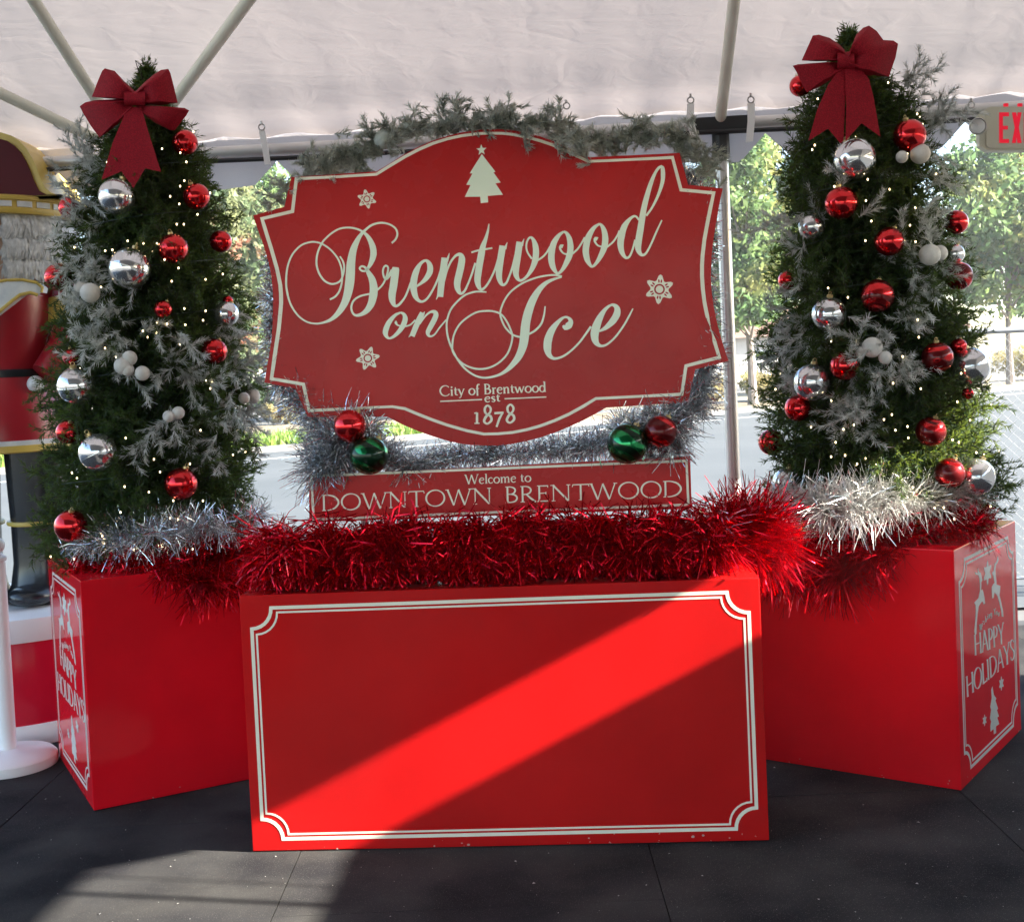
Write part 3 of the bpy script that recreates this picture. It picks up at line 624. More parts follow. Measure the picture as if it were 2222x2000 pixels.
# chain-link fence on the right
cf = thing('chain_link_fence', 'galvanised chain-link fence with a round top rail, at the right edge', 'fence', (3., 8.6, 0))
M_galv = mat('galvanised_steel', (.34, .35, .36), .45, .6)
fx0, fx1, fy = 2.38, 6.2, 8.55; ft = 1.775
m = MB(); m.tube([(fx0, fy, ft), (fx1, fy - .28, ft)], .021, 10); m.build('top_rail', M_galv, cf, True)
m = MB(); m.tube([(fx0, fy, .08), (fx1, fy - .28, .08)], .012, 8); m.build('bottom_rail', M_galv, cf, True)
for x in (fx0, 4.4, fx1):
    m = MB(); y = fy - .28 * (x - fx0) / (fx1 - fx0); m.tube([(x, y + .03, -.05), (x, y + .03, ft + .03)], .024, 10); m.sphere((x, y + .03, ft + .035), .027, 10, 6); m.build('post', M_galv, cf, True)
p = .034; Vw = []; Fw = []
rows = int((ft - .1) / p); A = []; B = []
for i in range(int((fx1 - fx0) / p)):
    for j in range(rows):
        x = fx0 + i * p; z = .09 + j * p; s = 1 if (i + j) % 2 else -1
        a = (x, z if s > 0 else z + p); b = (x + p, z + p if s > 0 else z)
        yy = lambda q: fy - .03 - .28 * (q - fx0) / (fx1 - fx0)
        A.append((a[0], yy(a[0]), a[1])); B.append((b[0], yy(b[0]), b[1]))
V, Fq = twig_mesh(np.array(A), np.array(B), .0017); 
nparr('wire_mesh', V, Fq, M_galv, cf)
# ================================================================== THE THREE RED PEDESTAL BOXES
import bmesh
BH = .914
def rbox(name, pl, w, d, h, m, parent, bev=.004):
    bm = bmesh.new(); c = [pl.p0 + pl.ex * a - pl.n * b + np.array([0, 0, z]) for z in (0.003, h) for a, b in ((0, 0), (w, 0), (w, d), (0, d))]
    vs = [bm.verts.new(p) for p in c]
    for f in [(0, 3, 2, 1), (4, 5, 6, 7), (0, 1, 5, 4), (1, 2, 6, 5), (2, 3, 7, 6), (3, 0, 4, 7)]: bm.faces.new([vs[i] for i in f])
    bmesh.ops.recalc_face_normals(bm, faces=bm.faces)
    bmesh.ops.bevel(bm, geom=list(bm.edges), offset=bev, segments=2, affect='EDGES', profile=.6)
    me = D.meshes.new(name); bm.to_mesh(me); bm.free(); return link(name, me, m, parent)
def border_path(x0, z0, x1, z1, r, w, wz, n=7):
    """rectangle with scooped corners (quarter circles centred on the corners); w on uprights, wz on level runs"""
    out = []
    for cx, cz, a0 in ((x0, z0, PI / 2), (x1, z0, PI), (x1, z1, 3 * PI / 2), (x0, z1, 0)):
        pts = []
        for k in range(n + 1):
            a = a0 - PI / 2 * k / n; pts.append((cx + r * math.cos(a), cz + r * math.sin(a), (w + wz) / 2))
        out += pts
    return out
def box_border(P, w, h, ix, iz, r, parent, m=M_cream, w1=.0135, w2=.0075, gap=.0165, holes=True):
    for name, o, ww in (('outer_line', 0, w1), ('inner_line', gap, w2)):
        mb = MB(); q = border_path(ix + o, iz + o, w - ix - o, h - iz - o, r + (0 if o == 0 else .004), ww, ww * .8)
        ribbon(mb, q, P, closed=True, miter=True, thick=.0008); mb.build(name, m, parent)
PLC = Plane((-.9875, 4.348, 0), YAW)
cbx = thing('pedestal_box', 'long bright red box in the middle, with a plain double-lined cream border on its front', 'box', PLC.uv(.9, 0))
WC, DC = 1.812, .60
rbox('box_body', PLC, WC, DC, BH, M_red, cbx)
box_border(lambda x, y, l: PLC.uv(x, y, l), WC, BH, .040, .046, .072, cbx)
# scuffs and chips along the lower front edge
rr = random.Random(4); mb = MB()
for k in range(9):
    x = .12 + 1.6 * rr.random() ** 1.5; z = .006 + .05 * rr.random() ** 2; s = .0018 + .003 * rr.random()
    poly(mb, [(x + s * (1 + .5 * rr.random()) * math.cos(a), z + s * .7 * (1 + .6 * rr.random()) * math.sin(a)) for a in np.linspace(0, 2 * PI, 8)[:-1]], lambda x, y, l: PLC.uv(x, max(.003, y), l), .0004)
mb.build('paint_chip', mat('bare_primer', (.45, .33, .28), .8), cbx)
# left and right cubes
YL, YR = .4991, -.6299
PLL = Plane((-1.718, 4.8476, 0), YL); WL, DL = .88, .845
PLLs = Plane(PLL.p0 - PLL.n * DL, YL - PI / 2)
PRn = np.array([1.6286, 4.6341, 0]); eR = np.array([math.cos(YR), math.sin(YR), 0]); WR, DR = .88, .884
PLR = Plane(PRn - eR * WR, YR); PLRs = Plane(PRn, YR + PI / 2)
M_side = mat('ivory_side_lettering', (.58, .60, .55), .35, col2=(.54, .56, .52), vscale=8)
lbx = thing('pedestal_box', 'left red box under a Christmas tree, its holiday lettering facing the nutcracker', 'box', PLL.uv(.4, 0) - PLL.n * .4)
rbx = thing('pedestal_box', 'right red box under a Christmas tree, its holiday lettering facing the chain-link fence', 'box', PLR.uv(.4, 0) - PLR.n * .4)
rbox('box_body', PLL, WL, DL, BH, M_red2, lbx); rbox('box_body', PLR, WR, DR, BH, M_red2, rbx)
box_border(lambda x, y, l: PLLs.uv(x, y, l), DL, BH, .055, .055, .075, lbx, M_side, .014, .008, .02)
box_border(lambda x, y, l: PLRs.uv(x, y, l), DR, BH, .055, .055, .075, rbx, M_side, .014, .008, .02)
def side_art(parent, P):
    z6, z7 = zoomed(2060, 1160, 7.), zoomed(2060, 1380, 5.687)
    for pts in ([(480, 845), (500, 830), (515, 880), (530, 960), (538, 1040), (517, 1055), (497, 1005), (470, 1040), (442, 1085), (425, 1200), (412, 1350), (408, 1500), (390, 1522), (376, 1470), (390, 1300), (400, 1150), (395, 1070), (376, 1030), (440, 960), (462, 850), (462, 750), (452, 660), (440, 612), (398, 602), (384, 560), (428, 582), (430, 500), (446, 560), (476, 580), (486, 640), (497, 690), (482, 720)],
                [(712, 752), (772, 775), (766, 850), (757, 910), (790, 1050), (812, 1160), (818, 1245), (792, 1240), (784, 1150), (754, 1020), (724, 920), (682, 872), (667, 960), (646, 962), (640, 800), (660, 755), (682, 730), (664, 620), (646, 582), (668, 550), (684, 440), (716, 405), (732, 318), (748, 375), (732, 420), (704, 462), (697, 540), (702, 620), (712, 700)]):
        m = MB(); poly(m, z6(pts), P); m.build('reindeer', M_side, parent)
    def flake(c, rx, ry, name='snowflake'):
        m = MB(); pts = []
        for k in range(36):
            a = 2 * PI * k / 36; rr_ = .55 + .45 * (.5 + .5 * math.cos(6 * a)) ** 1.4; pts.append((c[0] + rx * rr_ * math.sin(a), c[1] - ry * rr_ * math.cos(a) - rx * rr_ * math.sin(a) * .35))
        poly(m, pts, P); m.build(name, M_side, parent)
    c = z6([(577, 575)])[0]; flake(c, 9, 27)
    c = z7([(640, 582)])[0]; flake(c, 5.2, 15.5); c = z7([(433, 1035)])[0]; flake(c, 4.4, 12.5)
    m = MB(); poly(m, z7([(530, 618), (545, 720), (577, 765), (566, 790), (598, 890), (584, 910), (608, 985), (588, 1000), (612, 1080), (572, 1110), (574, 1190), (548, 1206), (545, 1140), (508, 1172), (505, 1105), (514, 1050), (500, 1010), (514, 905), (504, 870), (522, 760), (515, 660)]), P); m.build('tree_emblem', M_side, parent)
    m = MB(); a, b = z6([(380, 1836)])[0], z6([(835, 1640)])[0]; text(m, 'HAPPY', a, b, (-1.8, -45), P, .95)
    a, b = z7([(212, 755), (808, 268)]); text(m, 'HOLIDAYS', a, b, (-2.4, -44), P, .85)
    for ch, x, y, s in (('W', 450, 1460, 1), ('i', 492, 1395, 1), ('s', 514, 1365, 1), ('h', 540, 1330, 1), ('i', 572, 1290, 1), ('n', 592, 1270, 1), ('g', 622, 1248, 1), ('Y', 672, 1222, 1), ('o', 708, 1222, 1), ('u', 736, 1240, 1)):
        o = z6([(x, y)])[0]; w = GL[ch][0] * 5.2; text(m, ch, o, (o[0] + w, o[1] - w * .5), (0, -14), P, 1.)
    m.build('lettering', M_side, parent)
def uvR(x, y): p = PLRs.px(x, y); return float((p - PLRs.p0) @ PLRs.ex), float(p[2])
side_art(rbx, lambda x, y, l: PLRs.px(x, y, l))
def PL_art(x, y, l): u, v = uvR(x, y); return PLLs.uv(u * DL / DR, v, l)
side_art(lbx, PL_art)
# ================================================================== THE SIGN
PS = Plane(PLC.p0 - PLC.n * .27, YAW)
sign = thing('welcome_sign', 'big red shaped sign with cream script lettering, above the middle red box', 'sign', PS.uv(.9, BH))
PP = lambda x, y, l: PS.px(x, y, l)
zA, zB, zC, zD = zoomed(540, 200, 3.25), zoomed(1050, 200, 3.25), zoomed(540, 700, 3.25), zoomed(1050, 700, 3.25)
outer = ([(632.3, 384.6), (817, 372.3), (847.7, 353.8), (878, 334.5), (909, 318.5), (940, 305), (970.8, 295.4), (1001, 288), (1032, 283), (1056, 281), (1080, 280.6), (1111, 283), (1142, 288.5), (1173, 296.5), (1200, 306.5), (1228, 318.5), (1254, 330.5), (1279, 341.5), (1474.6, 332.3), (1493, 401.5), (1568.5, 409.2),
          (1561, 443), (1554.6, 480), (1547.8, 520), (1543.8, 556), (1542, 600), (1544, 632), (1548.5, 665), (1554, 692), (1560.8, 720), (1573, 760), (1580.8, 783), (1508.5, 801.5), (1493, 872.3), (1314.6, 884.6), (1290, 899), (1265, 912), (1235, 926), (1204, 938.5), (1173, 949), (1142, 957), (1111, 963), (1080, 966.5), (1050, 966.5), (1018, 965), (995, 961.6), (970.8, 956), (940, 947), (909, 936), (875, 922), (840, 904),
          (668.5, 904.7), (641, 843), (574, 829.7), (580, 792), (586, 760), (590, 725), (592.3, 690), (592.8, 655), (592.3, 637), (589, 600), (583, 569), (577, 549), (570.8, 530), (560, 500), (549, 467.7), (617, 449)])
m = MB(); slab(m, outer, PP, -.030, 0); m.build('main_board', M_sign, sign)
line = (zA([(335, 612), (620, 598), (900, 580)]) + zA([(1000, 517), (1100, 457), (1200, 405), (1300, 362), (1400, 331), (1500, 309), (1600, 296), (1660, 292)]) + zB([(60, 291), (130, 292), (200, 299), (300, 318), (400, 345), (480, 372), (560, 404), (650, 448), (735, 490), (1030, 477), (1330, 462), (1390, 690), (1620, 712), (1597, 820), (1575, 930), (1555, 1040), (1542, 1150), (1538, 1220), (1538, 1300), (1544, 1390), (1555, 1480), (1575, 1580), (1600, 1680)])
        + zD([(1596, 40), (1625, 130), (1660, 245), (1425, 305), (1395, 505), (1090, 520), (790, 535), (700, 590), (600, 645), (500, 690), (400, 727), (300, 755), (200, 774), (100, 783), (0, 785)]) + zC([(1540, 762), (1400, 722), (1300, 687), (1200, 648), (1100, 606), (1012, 592), (720, 606), (425, 620), (385, 435), (160, 395), (178, 270), (195, 150), (212, 40)])
        + zA([(222, 1560), (228, 1490), (227, 1420), (222, 1360), (210, 1300), (197, 1240), (180, 1180), (157, 1100), (130, 1015), (112, 955), (93, 893), (308, 842)]))
def wline(pts):
    """upright runs of the line are painted wider than the level ones"""
    out = []
    n = len(pts)
    for i, p in enumerate(pts):
        a, b = pts[i - 1], pts[(i + 1) % n]; dx, dy = abs(b[0] - a[0]), abs(b[1] - a[1]); t = dy / (dx + dy + 1e-6); out.append((p[0], p[1], 5.6 + 3.0 * t))
    return out
m = MB(); ribbon(m, wline([(x, y) for x, y, *_ in line]), PP, closed=True, miter=True); m.build('border_line', M_cream, sign)
m = MB()
g1, g2, g3, g4, g5, g6, g7 = zoomed(610, 470, 6.5), zoomed(830, 440, 6.5), zoomed(1040, 400, 6.5), zoomed(1230, 330, 6.5), zoomed(820, 600, 6.5), zoomed(940, 560, 6.5), zoomed(1140, 560, 6.5)
ST = [
 # B
 (g1, [(1560, 376, 28), (1615, 322, 28), (1640, 245, 28), (1610, 165, 26), (1520, 108, 26), (1400, 90, 28), (1280, 122, 30), (1190, 190, 34), (1120, 265, 50), (1070, 350, 72), (1020, 470, 96), (988, 640, 118), (978, 800, 128), (968, 930, 130), (942, 1080, 118), (895, 1220, 100), (815, 1350, 78), (715, 1445, 50), (610, 1492, 32), (490, 1510, 25), (360, 1482, 24), (235, 1390, 24), (135, 1235, 26), (83, 1050, 27), (72, 880, 27), (97, 690, 25), (165, 530, 25), (280, 410, 25), (400, 364, 25), (490, 362, 24), (585, 390, 25), (700, 470, 24), (795, 585, 24), (848, 715, 24), (862, 840, 24), (853, 950, 26), (818, 1060, 26), (760, 1132, 28), (688, 1170, 26)]),
 (g1, [(830, 562, 20), (872, 630, 25), (890, 710, 27), (878, 805, 27), (848, 890, 26), (790, 937, 26), (705, 950, 27), (612, 905, 27), (542, 810, 27), (505, 700, 27), (501, 600, 27), (525, 485, 26), (580, 370, 25), (640, 300, 25), (725, 228, 25), (830, 172, 25), (955, 157, 26), (1075, 178, 27), (1165, 225, 34), (1235, 300, 62), (1290, 420, 86), (1303, 530, 90), (1278, 630, 72), (1238, 712, 46), (1195, 765, 30), (1140, 765, 27), (1108, 732, 26), (1138, 702, 26), (1190, 722, 34), (1238, 800, 66), (1284, 890, 96), (1306, 1000, 112), (1300, 1110, 115), (1270, 1230, 100), (1210, 1325, 78), (1130, 1380, 50), (1050, 1392, 34), (1003, 1345, 28), (992, 1265, 27), (1030, 1180, 27), (1120, 1122, 27), (1245, 1092, 26)]),
 (g1, [(1345, 1045, 26), (1420, 978, 26), (1465, 900, 26), (1500, 800, 26), (1510, 720, 26), (1480, 692, 26), (1447, 722, 26), (1437, 790, 26), (1456, 862, 28), (1485, 880, 34), (1530, 825, 44), (1575, 760, 60)]),
 # r
 (g1, [(1617, 715, 82), (1614, 745, 106), (1603, 850, 108), (1585, 980, 108), (1566, 1100, 104), (1572, 1190, 84), (1605, 1258, 42), (1660, 1245, 34), (1740, 1150, 28), (1790, 1040, 28), (1830, 930, 28)]),
 # e n t
 (g2, [(480, 1180, 26), (545, 1135, 40), (610, 1075, 66), (665, 985, 84), (672, 905, 82), (648, 842, 58), (602, 816, 34), (535, 862, 46), (478, 965, 84), (445, 1085, 96), (438, 1195, 96), (460, 1305, 78), (502, 1372, 48), (560, 1395, 34), (632, 1350, 30), (710, 1230, 28), (780, 1080, 28), (820, 960, 30)]),
 (g2, [(878, 776, 92), (868, 870, 95), (848, 1000, 95), (830, 1150, 92), (812, 1328, 88)]), (g2, [(944, 712, 8), (928, 765, 26), (905, 830, 40)]), (g2, [(758, 1366, 8), (782, 1310, 26), (800, 1230, 40)]),
 (g2, [(868, 1110, 28), (905, 970, 28), (945, 870, 28), (990, 795, 30), (1045, 740, 36), (1098, 735, 62), (1120, 790, 92), (1106, 900, 98), (1078, 1020, 98), (1055, 1130, 95), (1062, 1215, 78), (1098, 1278, 44), (1150, 1256, 32), (1205, 1150, 28), (1262, 1000, 28), (1310, 850, 28)]),
 (g2, [(1502, 298, 14), (1486, 400, 32), (1456, 510, 50), (1420, 610, 75), (1396, 720, 96), (1372, 850, 96), (1352, 980, 96), (1340, 1090, 90), (1356, 1178, 64), (1392, 1224, 40), (1450, 1190, 30), (1522, 1080, 28), (1590, 930, 28), (1645, 760, 36)]),
 (g2, [(1254, 702, 24), (1340, 676, 26), (1460, 655, 26), (1550, 640, 24)]),
 # w o o
 (g3, [(330, 866, 92), (316, 960, 95), (296, 1080, 95), (281, 1200, 95), (279, 1300, 84), (300, 1382, 60), (334, 1420, 38), (382, 1390, 30), (430, 1280, 28), (470, 1160, 28), (512, 1000, 36)]), (g3, [(396, 818, 8), (378, 865, 26), (362, 915, 40)]),
 (g3, [(570, 812, 92), (555, 920, 95), (532, 1080, 95), (516, 1200, 92), (522, 1288, 74), (560, 1352, 40), (612, 1348, 34), (682, 1288, 42), (742, 1195, 66), (786, 1080, 86), (800, 960, 88), (790, 862, 80), (757, 775, 46), (716, 750, 30), (678, 798, 26), (663, 880, 26), (682, 962, 26), (742, 1052, 26)]), (g3, [(632, 770, 8), (614, 818, 26), (598, 870, 40)]),
 (g3, [(820, 1075, 26), (900, 1020, 26), (960, 950, 26), (1000, 880, 30)]),
 (g3, [(1192, 668, 28), (1122, 722, 54), (1052, 830, 84), (1022, 950, 92), (1017, 1060, 92), (1037, 1160, 80), (1080, 1238, 46), (1112, 1258, 34), (1162, 1218, 46), (1222, 1120, 70), (1272, 1000, 88), (1286, 880, 88), (1271, 770, 74), (1232, 692, 46), (1190, 667, 28)]),
 (g3, [(1240, 990, 22), (1185, 972, 24), (1142, 915, 30), (1150, 872, 44), (1180, 880, 56)]), (g3, [(1310, 985, 26), (1390, 910, 26), (1450, 820, 26), (1490, 750, 30)]),
 (g3, [(1692, 558, 28), (1612, 622, 58), (1542, 740, 86), (1512, 850, 92), (1502, 950, 92), (1522, 1060, 80), (1562, 1138, 46), (1598, 1160, 34), (1652, 1110, 46), (1712, 1010, 70), (1762, 890, 88), (1777, 770, 88), (1762, 660, 74), (1727, 585, 46), (1690, 557, 28)]),
 (g3, [(1725, 882, 22), (1668, 860, 24), (1628, 802, 30), (1638, 764, 44), (1668, 776, 56)]), (g4, [(560, 1345, 26), (650, 1270, 26), (712, 1180, 26), (745, 1110, 30)]),
 # d
 (g4, [(1022, 962, 28), (965, 906, 28), (895, 940, 42), (812, 1050, 84), (772, 1180, 96), (757, 1290, 92), (772, 1398, 74), (812, 1474, 46), (852, 1494, 34), (892, 1460, 30), (932, 1360, 28), (965, 1240, 30)]),
 (g4, [(1120, 900, 30), (1205, 780, 30), (1292, 600, 40), (1346, 430, 54), (1356, 310, 62), (1346, 222, 54), (1308, 216, 38), (1250, 290, 40), (1182, 450, 60), (1122, 650, 75), (1086, 800, 80), (1060, 950, 88), (1036, 1100, 92), (1012, 1250, 95), (1006, 1360, 84), (1030, 1428, 56), (1072, 1455, 36), (1122, 1420, 30), (1192, 1290, 28), (1262, 1130, 28), (1340, 962, 20)]),
 # on
 (g5, [(320, 508, 26), (242, 548, 44), (162, 640, 68), (118, 735, 78), (107, 798, 72), (126, 848, 46), (166, 872, 28), (232, 840, 44), (312, 760, 64), (366, 670, 75), (386, 592, 70), (366, 532, 46), (320, 507, 26)]),
 (g5, [(350, 702, 20), (288, 690, 22), (250, 655, 30), (268, 638, 40)]), (g5, [(385, 705, 22), (460, 680, 22), (530, 612, 22)]),
 (g5, [(630, 512, 72), (590, 590, 78), (540, 700, 78), (482, 842, 74)]), (g5, [(662, 496, 8), (640, 530, 30)]), (g5, [(434, 858, 6), (462, 825, 26)]),
 (g5, [(590, 670, 22), (668, 562, 24), (740, 502, 30), (800, 502, 58), (820, 545, 74), (790, 622, 75), (742, 710, 72), (707, 780, 64), (712, 828, 40), (747, 845, 28), (802, 815, 22), (872, 720, 22), (965, 610, 20)]),
 # I
 (g6, [(1812, 268, 22), (1700, 300, 36), (1592, 352, 56), (1492, 450, 80), (1402, 600, 106), (1342, 760, 120), (1306, 920, 125), (1290, 1080, 130), (1268, 1230, 120), (1210, 1380, 100), (1122, 1500, 76), (1020, 1595, 50), (905, 1655, 34), (740, 1688, 27), (600, 1660, 27), (462, 1570, 27), (352, 1440, 27), (262, 1270, 27), (207, 1110, 27), (190, 960, 27), (203, 850, 26), (252, 722, 26), (342, 612, 26), (452, 522, 26), (572, 480, 26), (660, 474, 24), (752, 480, 20)]),
 (g6, [(1815, 258, 24), (1700, 241, 26), (1550, 256, 26), (1400, 296, 26), (1250, 361, 26), (1110, 461, 26), (1022, 570, 26), (966, 690, 26), (946, 780, 26), (962, 862, 26), (1012, 970, 26), (1082, 1050, 26), (1152, 1095, 26), (1250, 1112, 26), (1350, 1072, 28), (1440, 1020, 30), (1522, 930, 30), (1562, 810, 26), (1580, 680, 18)]),
 (g6, [(1105, 1042, 26), (1052, 920, 26), (972, 806, 26), (870, 756, 26), (750, 746, 26), (612, 766, 26), (472, 846, 26), (362, 950, 26), (292, 1090, 26), (270, 1230, 26), (278, 1320, 26), (342, 1418, 26), (432, 1498, 26), (562, 1552, 27), (690, 1564, 27), (820, 1535, 27), (940, 1465, 27), (1040, 1360, 27), (1096, 1230, 27), (1118, 1110, 27), (1102, 1035, 26)]),
 # c e
 (g7, [(532, 950, 30), (560, 978, 76), (612, 950, 100), (640, 890, 66), (602, 840, 34), (542, 838, 32), (462, 902, 56), (372, 1020, 95), (322, 1150, 115), (312, 1270, 110), (332, 1358, 76), (382, 1408, 46), (442, 1415, 34), (542, 1380, 30), (652, 1300, 28), (762, 1190, 28), (852, 1070, 30), (925, 965, 32)]),
 (g7, [(1035, 1035, 22), (1085, 1012, 40), (1150, 970, 66), (1235, 885, 96), (1290, 790, 100), (1294, 712, 80), (1256, 668, 50), (1202, 666, 32), (1122, 730, 52), (1052, 840, 90), (1002, 960, 116), (977, 1070, 118), (986, 1160, 95), (1022, 1218, 60), (1082, 1240, 36), (1162, 1210, 30), (1272, 1110, 28), (1382, 960, 28), (1462, 820, 27), (1517, 712, 18)]),
]
for z, st in ST: ribbon(m, smooth_path(z(st), step=3.2), PP, thick=.0016)
m.build('script_lettering', M_sage, sign)
m = MB(); zt = zoomed(980, 290, 10.71)
poly(m, zt([(702, 480), (1020, 890), (972, 905), (1142, 1140), (1020, 1160), (1195, 1425), (840, 1450), (850, 1600), (675, 1620), (665, 1470), (305, 1475), (440, 1200), (340, 1192), (485, 930), (420, 928)]), PP)
st = [(695 + (125 if k % 2 == 0 else 52) * math.sin(PI * k / 5 - .06), 385 - (135 if k % 2 == 0 else 56) * math.cos(PI * k / 5 - .06)) for k in range(10)]
poly(m, zt(st), PP, .0018); m.build('tree_emblem', M_sage, sign)
for cx, cy, r, rot in ((796.2, 432.2, 21.5, -.2), (1431, 627.8, 32.5, .08), (798.2, 777.3, 26.5, .33)):
    m = MB(); snowflake(m, cx, cy, r, rot, PP); m.build('snowflake', M_cream, sign)
m = MB(); z8 = zoomed(920, 780, 6.74)
(a, b, c, d_) = z8([(228, 535), (1790, 470), (885, 624), (1122, 612)])
text(m, 'City of Brentwood', a, b, (-.9, -22), PP, 1.45); text(m, 'est', c, d_, (-.6, -19), PP, 1.5)
for q in ([(238, 612, 18), (850, 585, 18)], [(1178, 574, 18), (1790, 548, 18)]): ribbon(m, z8(q), PP)
D8 = lambda x, y: [(x, y - 62, 24), (x - 34, y - 100, 34), (x - 38, y - 160, 34), (x + 2, y - 200, 26), (x + 44, y - 160, 34), (x + 36, y - 100, 30), (x - 20, y - 40, 38), (x - 50, y + 30, 36), (x - 4, y + 66, 28), (x + 54, y + 20, 36), (x + 46, y - 40, 36), (x, y - 62, 24)]
ribbon(m, smooth_path(z8(D8(930, 872)), step=1.5), PP); ribbon(m, smooth_path(z8(D8(1262, 858)), step=1.5), PP)
for q in ([(776, 775, 34), (776, 940, 34)], [(736, 785, 18), (776, 778, 22)], [(738, 934, 16), (814, 932, 16)], [(1030, 785, 32), (1165, 776, 32)], [(1150, 780, 26), (1105, 860, 34), (1062, 985, 30)]): ribbon(m, z8(q), PP)
m.build('date_lettering', M_cream, sign)
# the long name board below
zE, zF = zoomed(660, 980, 4.702), zoomed(1080, 980, 4.702)
low = [(671, 1033), (1497.5, 990), (1501, 1103), (671.5, 1133)]
m = MB(); slab(m, low, PP, -.028, .002); nb = m.build('name_board', M_sign, sign)
m = MB(); q = zE([(74, 248)]) + zF([(1925, 92), (1945, 538)]) + zE([(98, 690)])
ribbon(m, [(x, y, 5.0) for x, y in q], lambda x, y, l: PS.px(x, y, l + .002), closed=True, miter=True); m.build('border_line', M_cream, nb)
m = MB(); P2 = lambda x, y, l: PS.px(x, y, l + .002)
text(m, 'DOWNTOWN', zE([(176, 603)])[0], zE([(1925, 528)])[0], (-.8, -34.5), P2, .92); text(m, 'BRENTWOOD', zF([(72, 521)])[0], zF([(1890, 456)])[0], (-.8, -35), P2, .92)
text(m, 'Welcome to', zE([(1640, 331)])[0], zF([(345, 303)])[0], (-.5, -20.5), P2, 1.25); m.build('lettering', M_cream, nb)
# posts that carry both boards
M_postr = mat('red_post', (.30, .012, .014), .4)
for u in (.40, 1.47):
    m = MB(); M4 = Matrix.Translation(PS.uv(u, 0, -.052)) @ Matrix.Rotation(YAW, 4, 'Z'); m.tube([M4 @ Vector((0, 0, BH)), M4 @ Vector((0, 0, 2.02))], .016, 12); m.build('post', M_alu, sign, True)
# ================================================================== THE TWO CHRISTMAS TREES
M_needle = mat('pvc_needles', (.012, .031, .014), .5, 0, .2, col2=(.031, .066, .022), vscale=9, trans=.28, vcontrast=(.4, .62))
M_needle.node_tree.nodes['Translucent BSDF'].inputs[0].default_value = (.20, .27, .04, 1)
M_flock = mat('flocked_needles', (.25, .28, .23), .9, 0, .2, col2=(.66, .67, .65), vscale=38, trans=.2, vcontrast=(.35, .6))
M_flock2 = mat('flocked_garland_needles', (.24, .26, .21), .9, 0, .2, col2=(.52, .52, .46), vscale=14, trans=.2, vcontrast=(.4, .6))
M_berry = mat('frosted_berry', (.62, .60, .56), .9, col2=(.52, .50, .47), vscale=30, bump=.8, bscale=120)
M_stem = mat('wired_stem', (.035, .028, .018), .8)
M_bulb = emis('warm_bulb', (1., .74, .40), 1.3)
M_wire = mat('green_wire', (.01, .025, .012), .5)
class Cone:
    def __init__(s, base, top, prof): s.b = np.array(base); s.t = np.array(top); s.pr = prof
    def ax(s, t): return s.b + (s.t - s.b) * t
    def rad(s, t): return float(np.interp(t, [p[0] for p in s.pr], [p[1] for p in s.pr]))
    def pt(s, t, a, k=1.): r = s.rad(t) * k; c = s.ax(t); return c + np.array([r * math.cos(a), r * math.sin(a), 0])
    def hit(s, xd, yd, push=0., k=.97):
        """where the view line through a point of the 2022-wide view meets the crown, or passes closest"""
        d = ray(xd * DS, yd * DS); d = d / np.linalg.norm(d); best = None
        for L in np.arange(3.5, 7.5, .01):
            p = CAM + d * L; t = (p[2] - s.b[2]) / (s.t[2] - s.b[2]); c = s.ax(t); r = np.hypot(*(p - c)[:2]); R_ = s.rad(min(1, max(0, t))) * k
            if r < R_: return p - d * push, unit(np.array([*(p - c)[:2], .12]))
            if best is None or r - R_ < best[0]: best = (r - R_, p, c)
        p, c = best[1], best[2]; return p, unit(np.array([*(p - c)[:2], .1]))
TL = Cone((-1.605, 5.45, .93), (-1.512, 5.45, 3.02), [(0, .43), (.12, .445), (.3, .43), (.5, .395), (.66, .34), (.78, .28), (.87, .20), (.94, .10), (1, .02)])
TR = Cone((1.555, 5.25, .98), (1.480, 5.25, 2.99), [(0, .43), (.1, .455), (.3, .43), (.5, .375), (.66, .33), (.78, .285), (.87, .215), (.94, .11), (1, .02)])
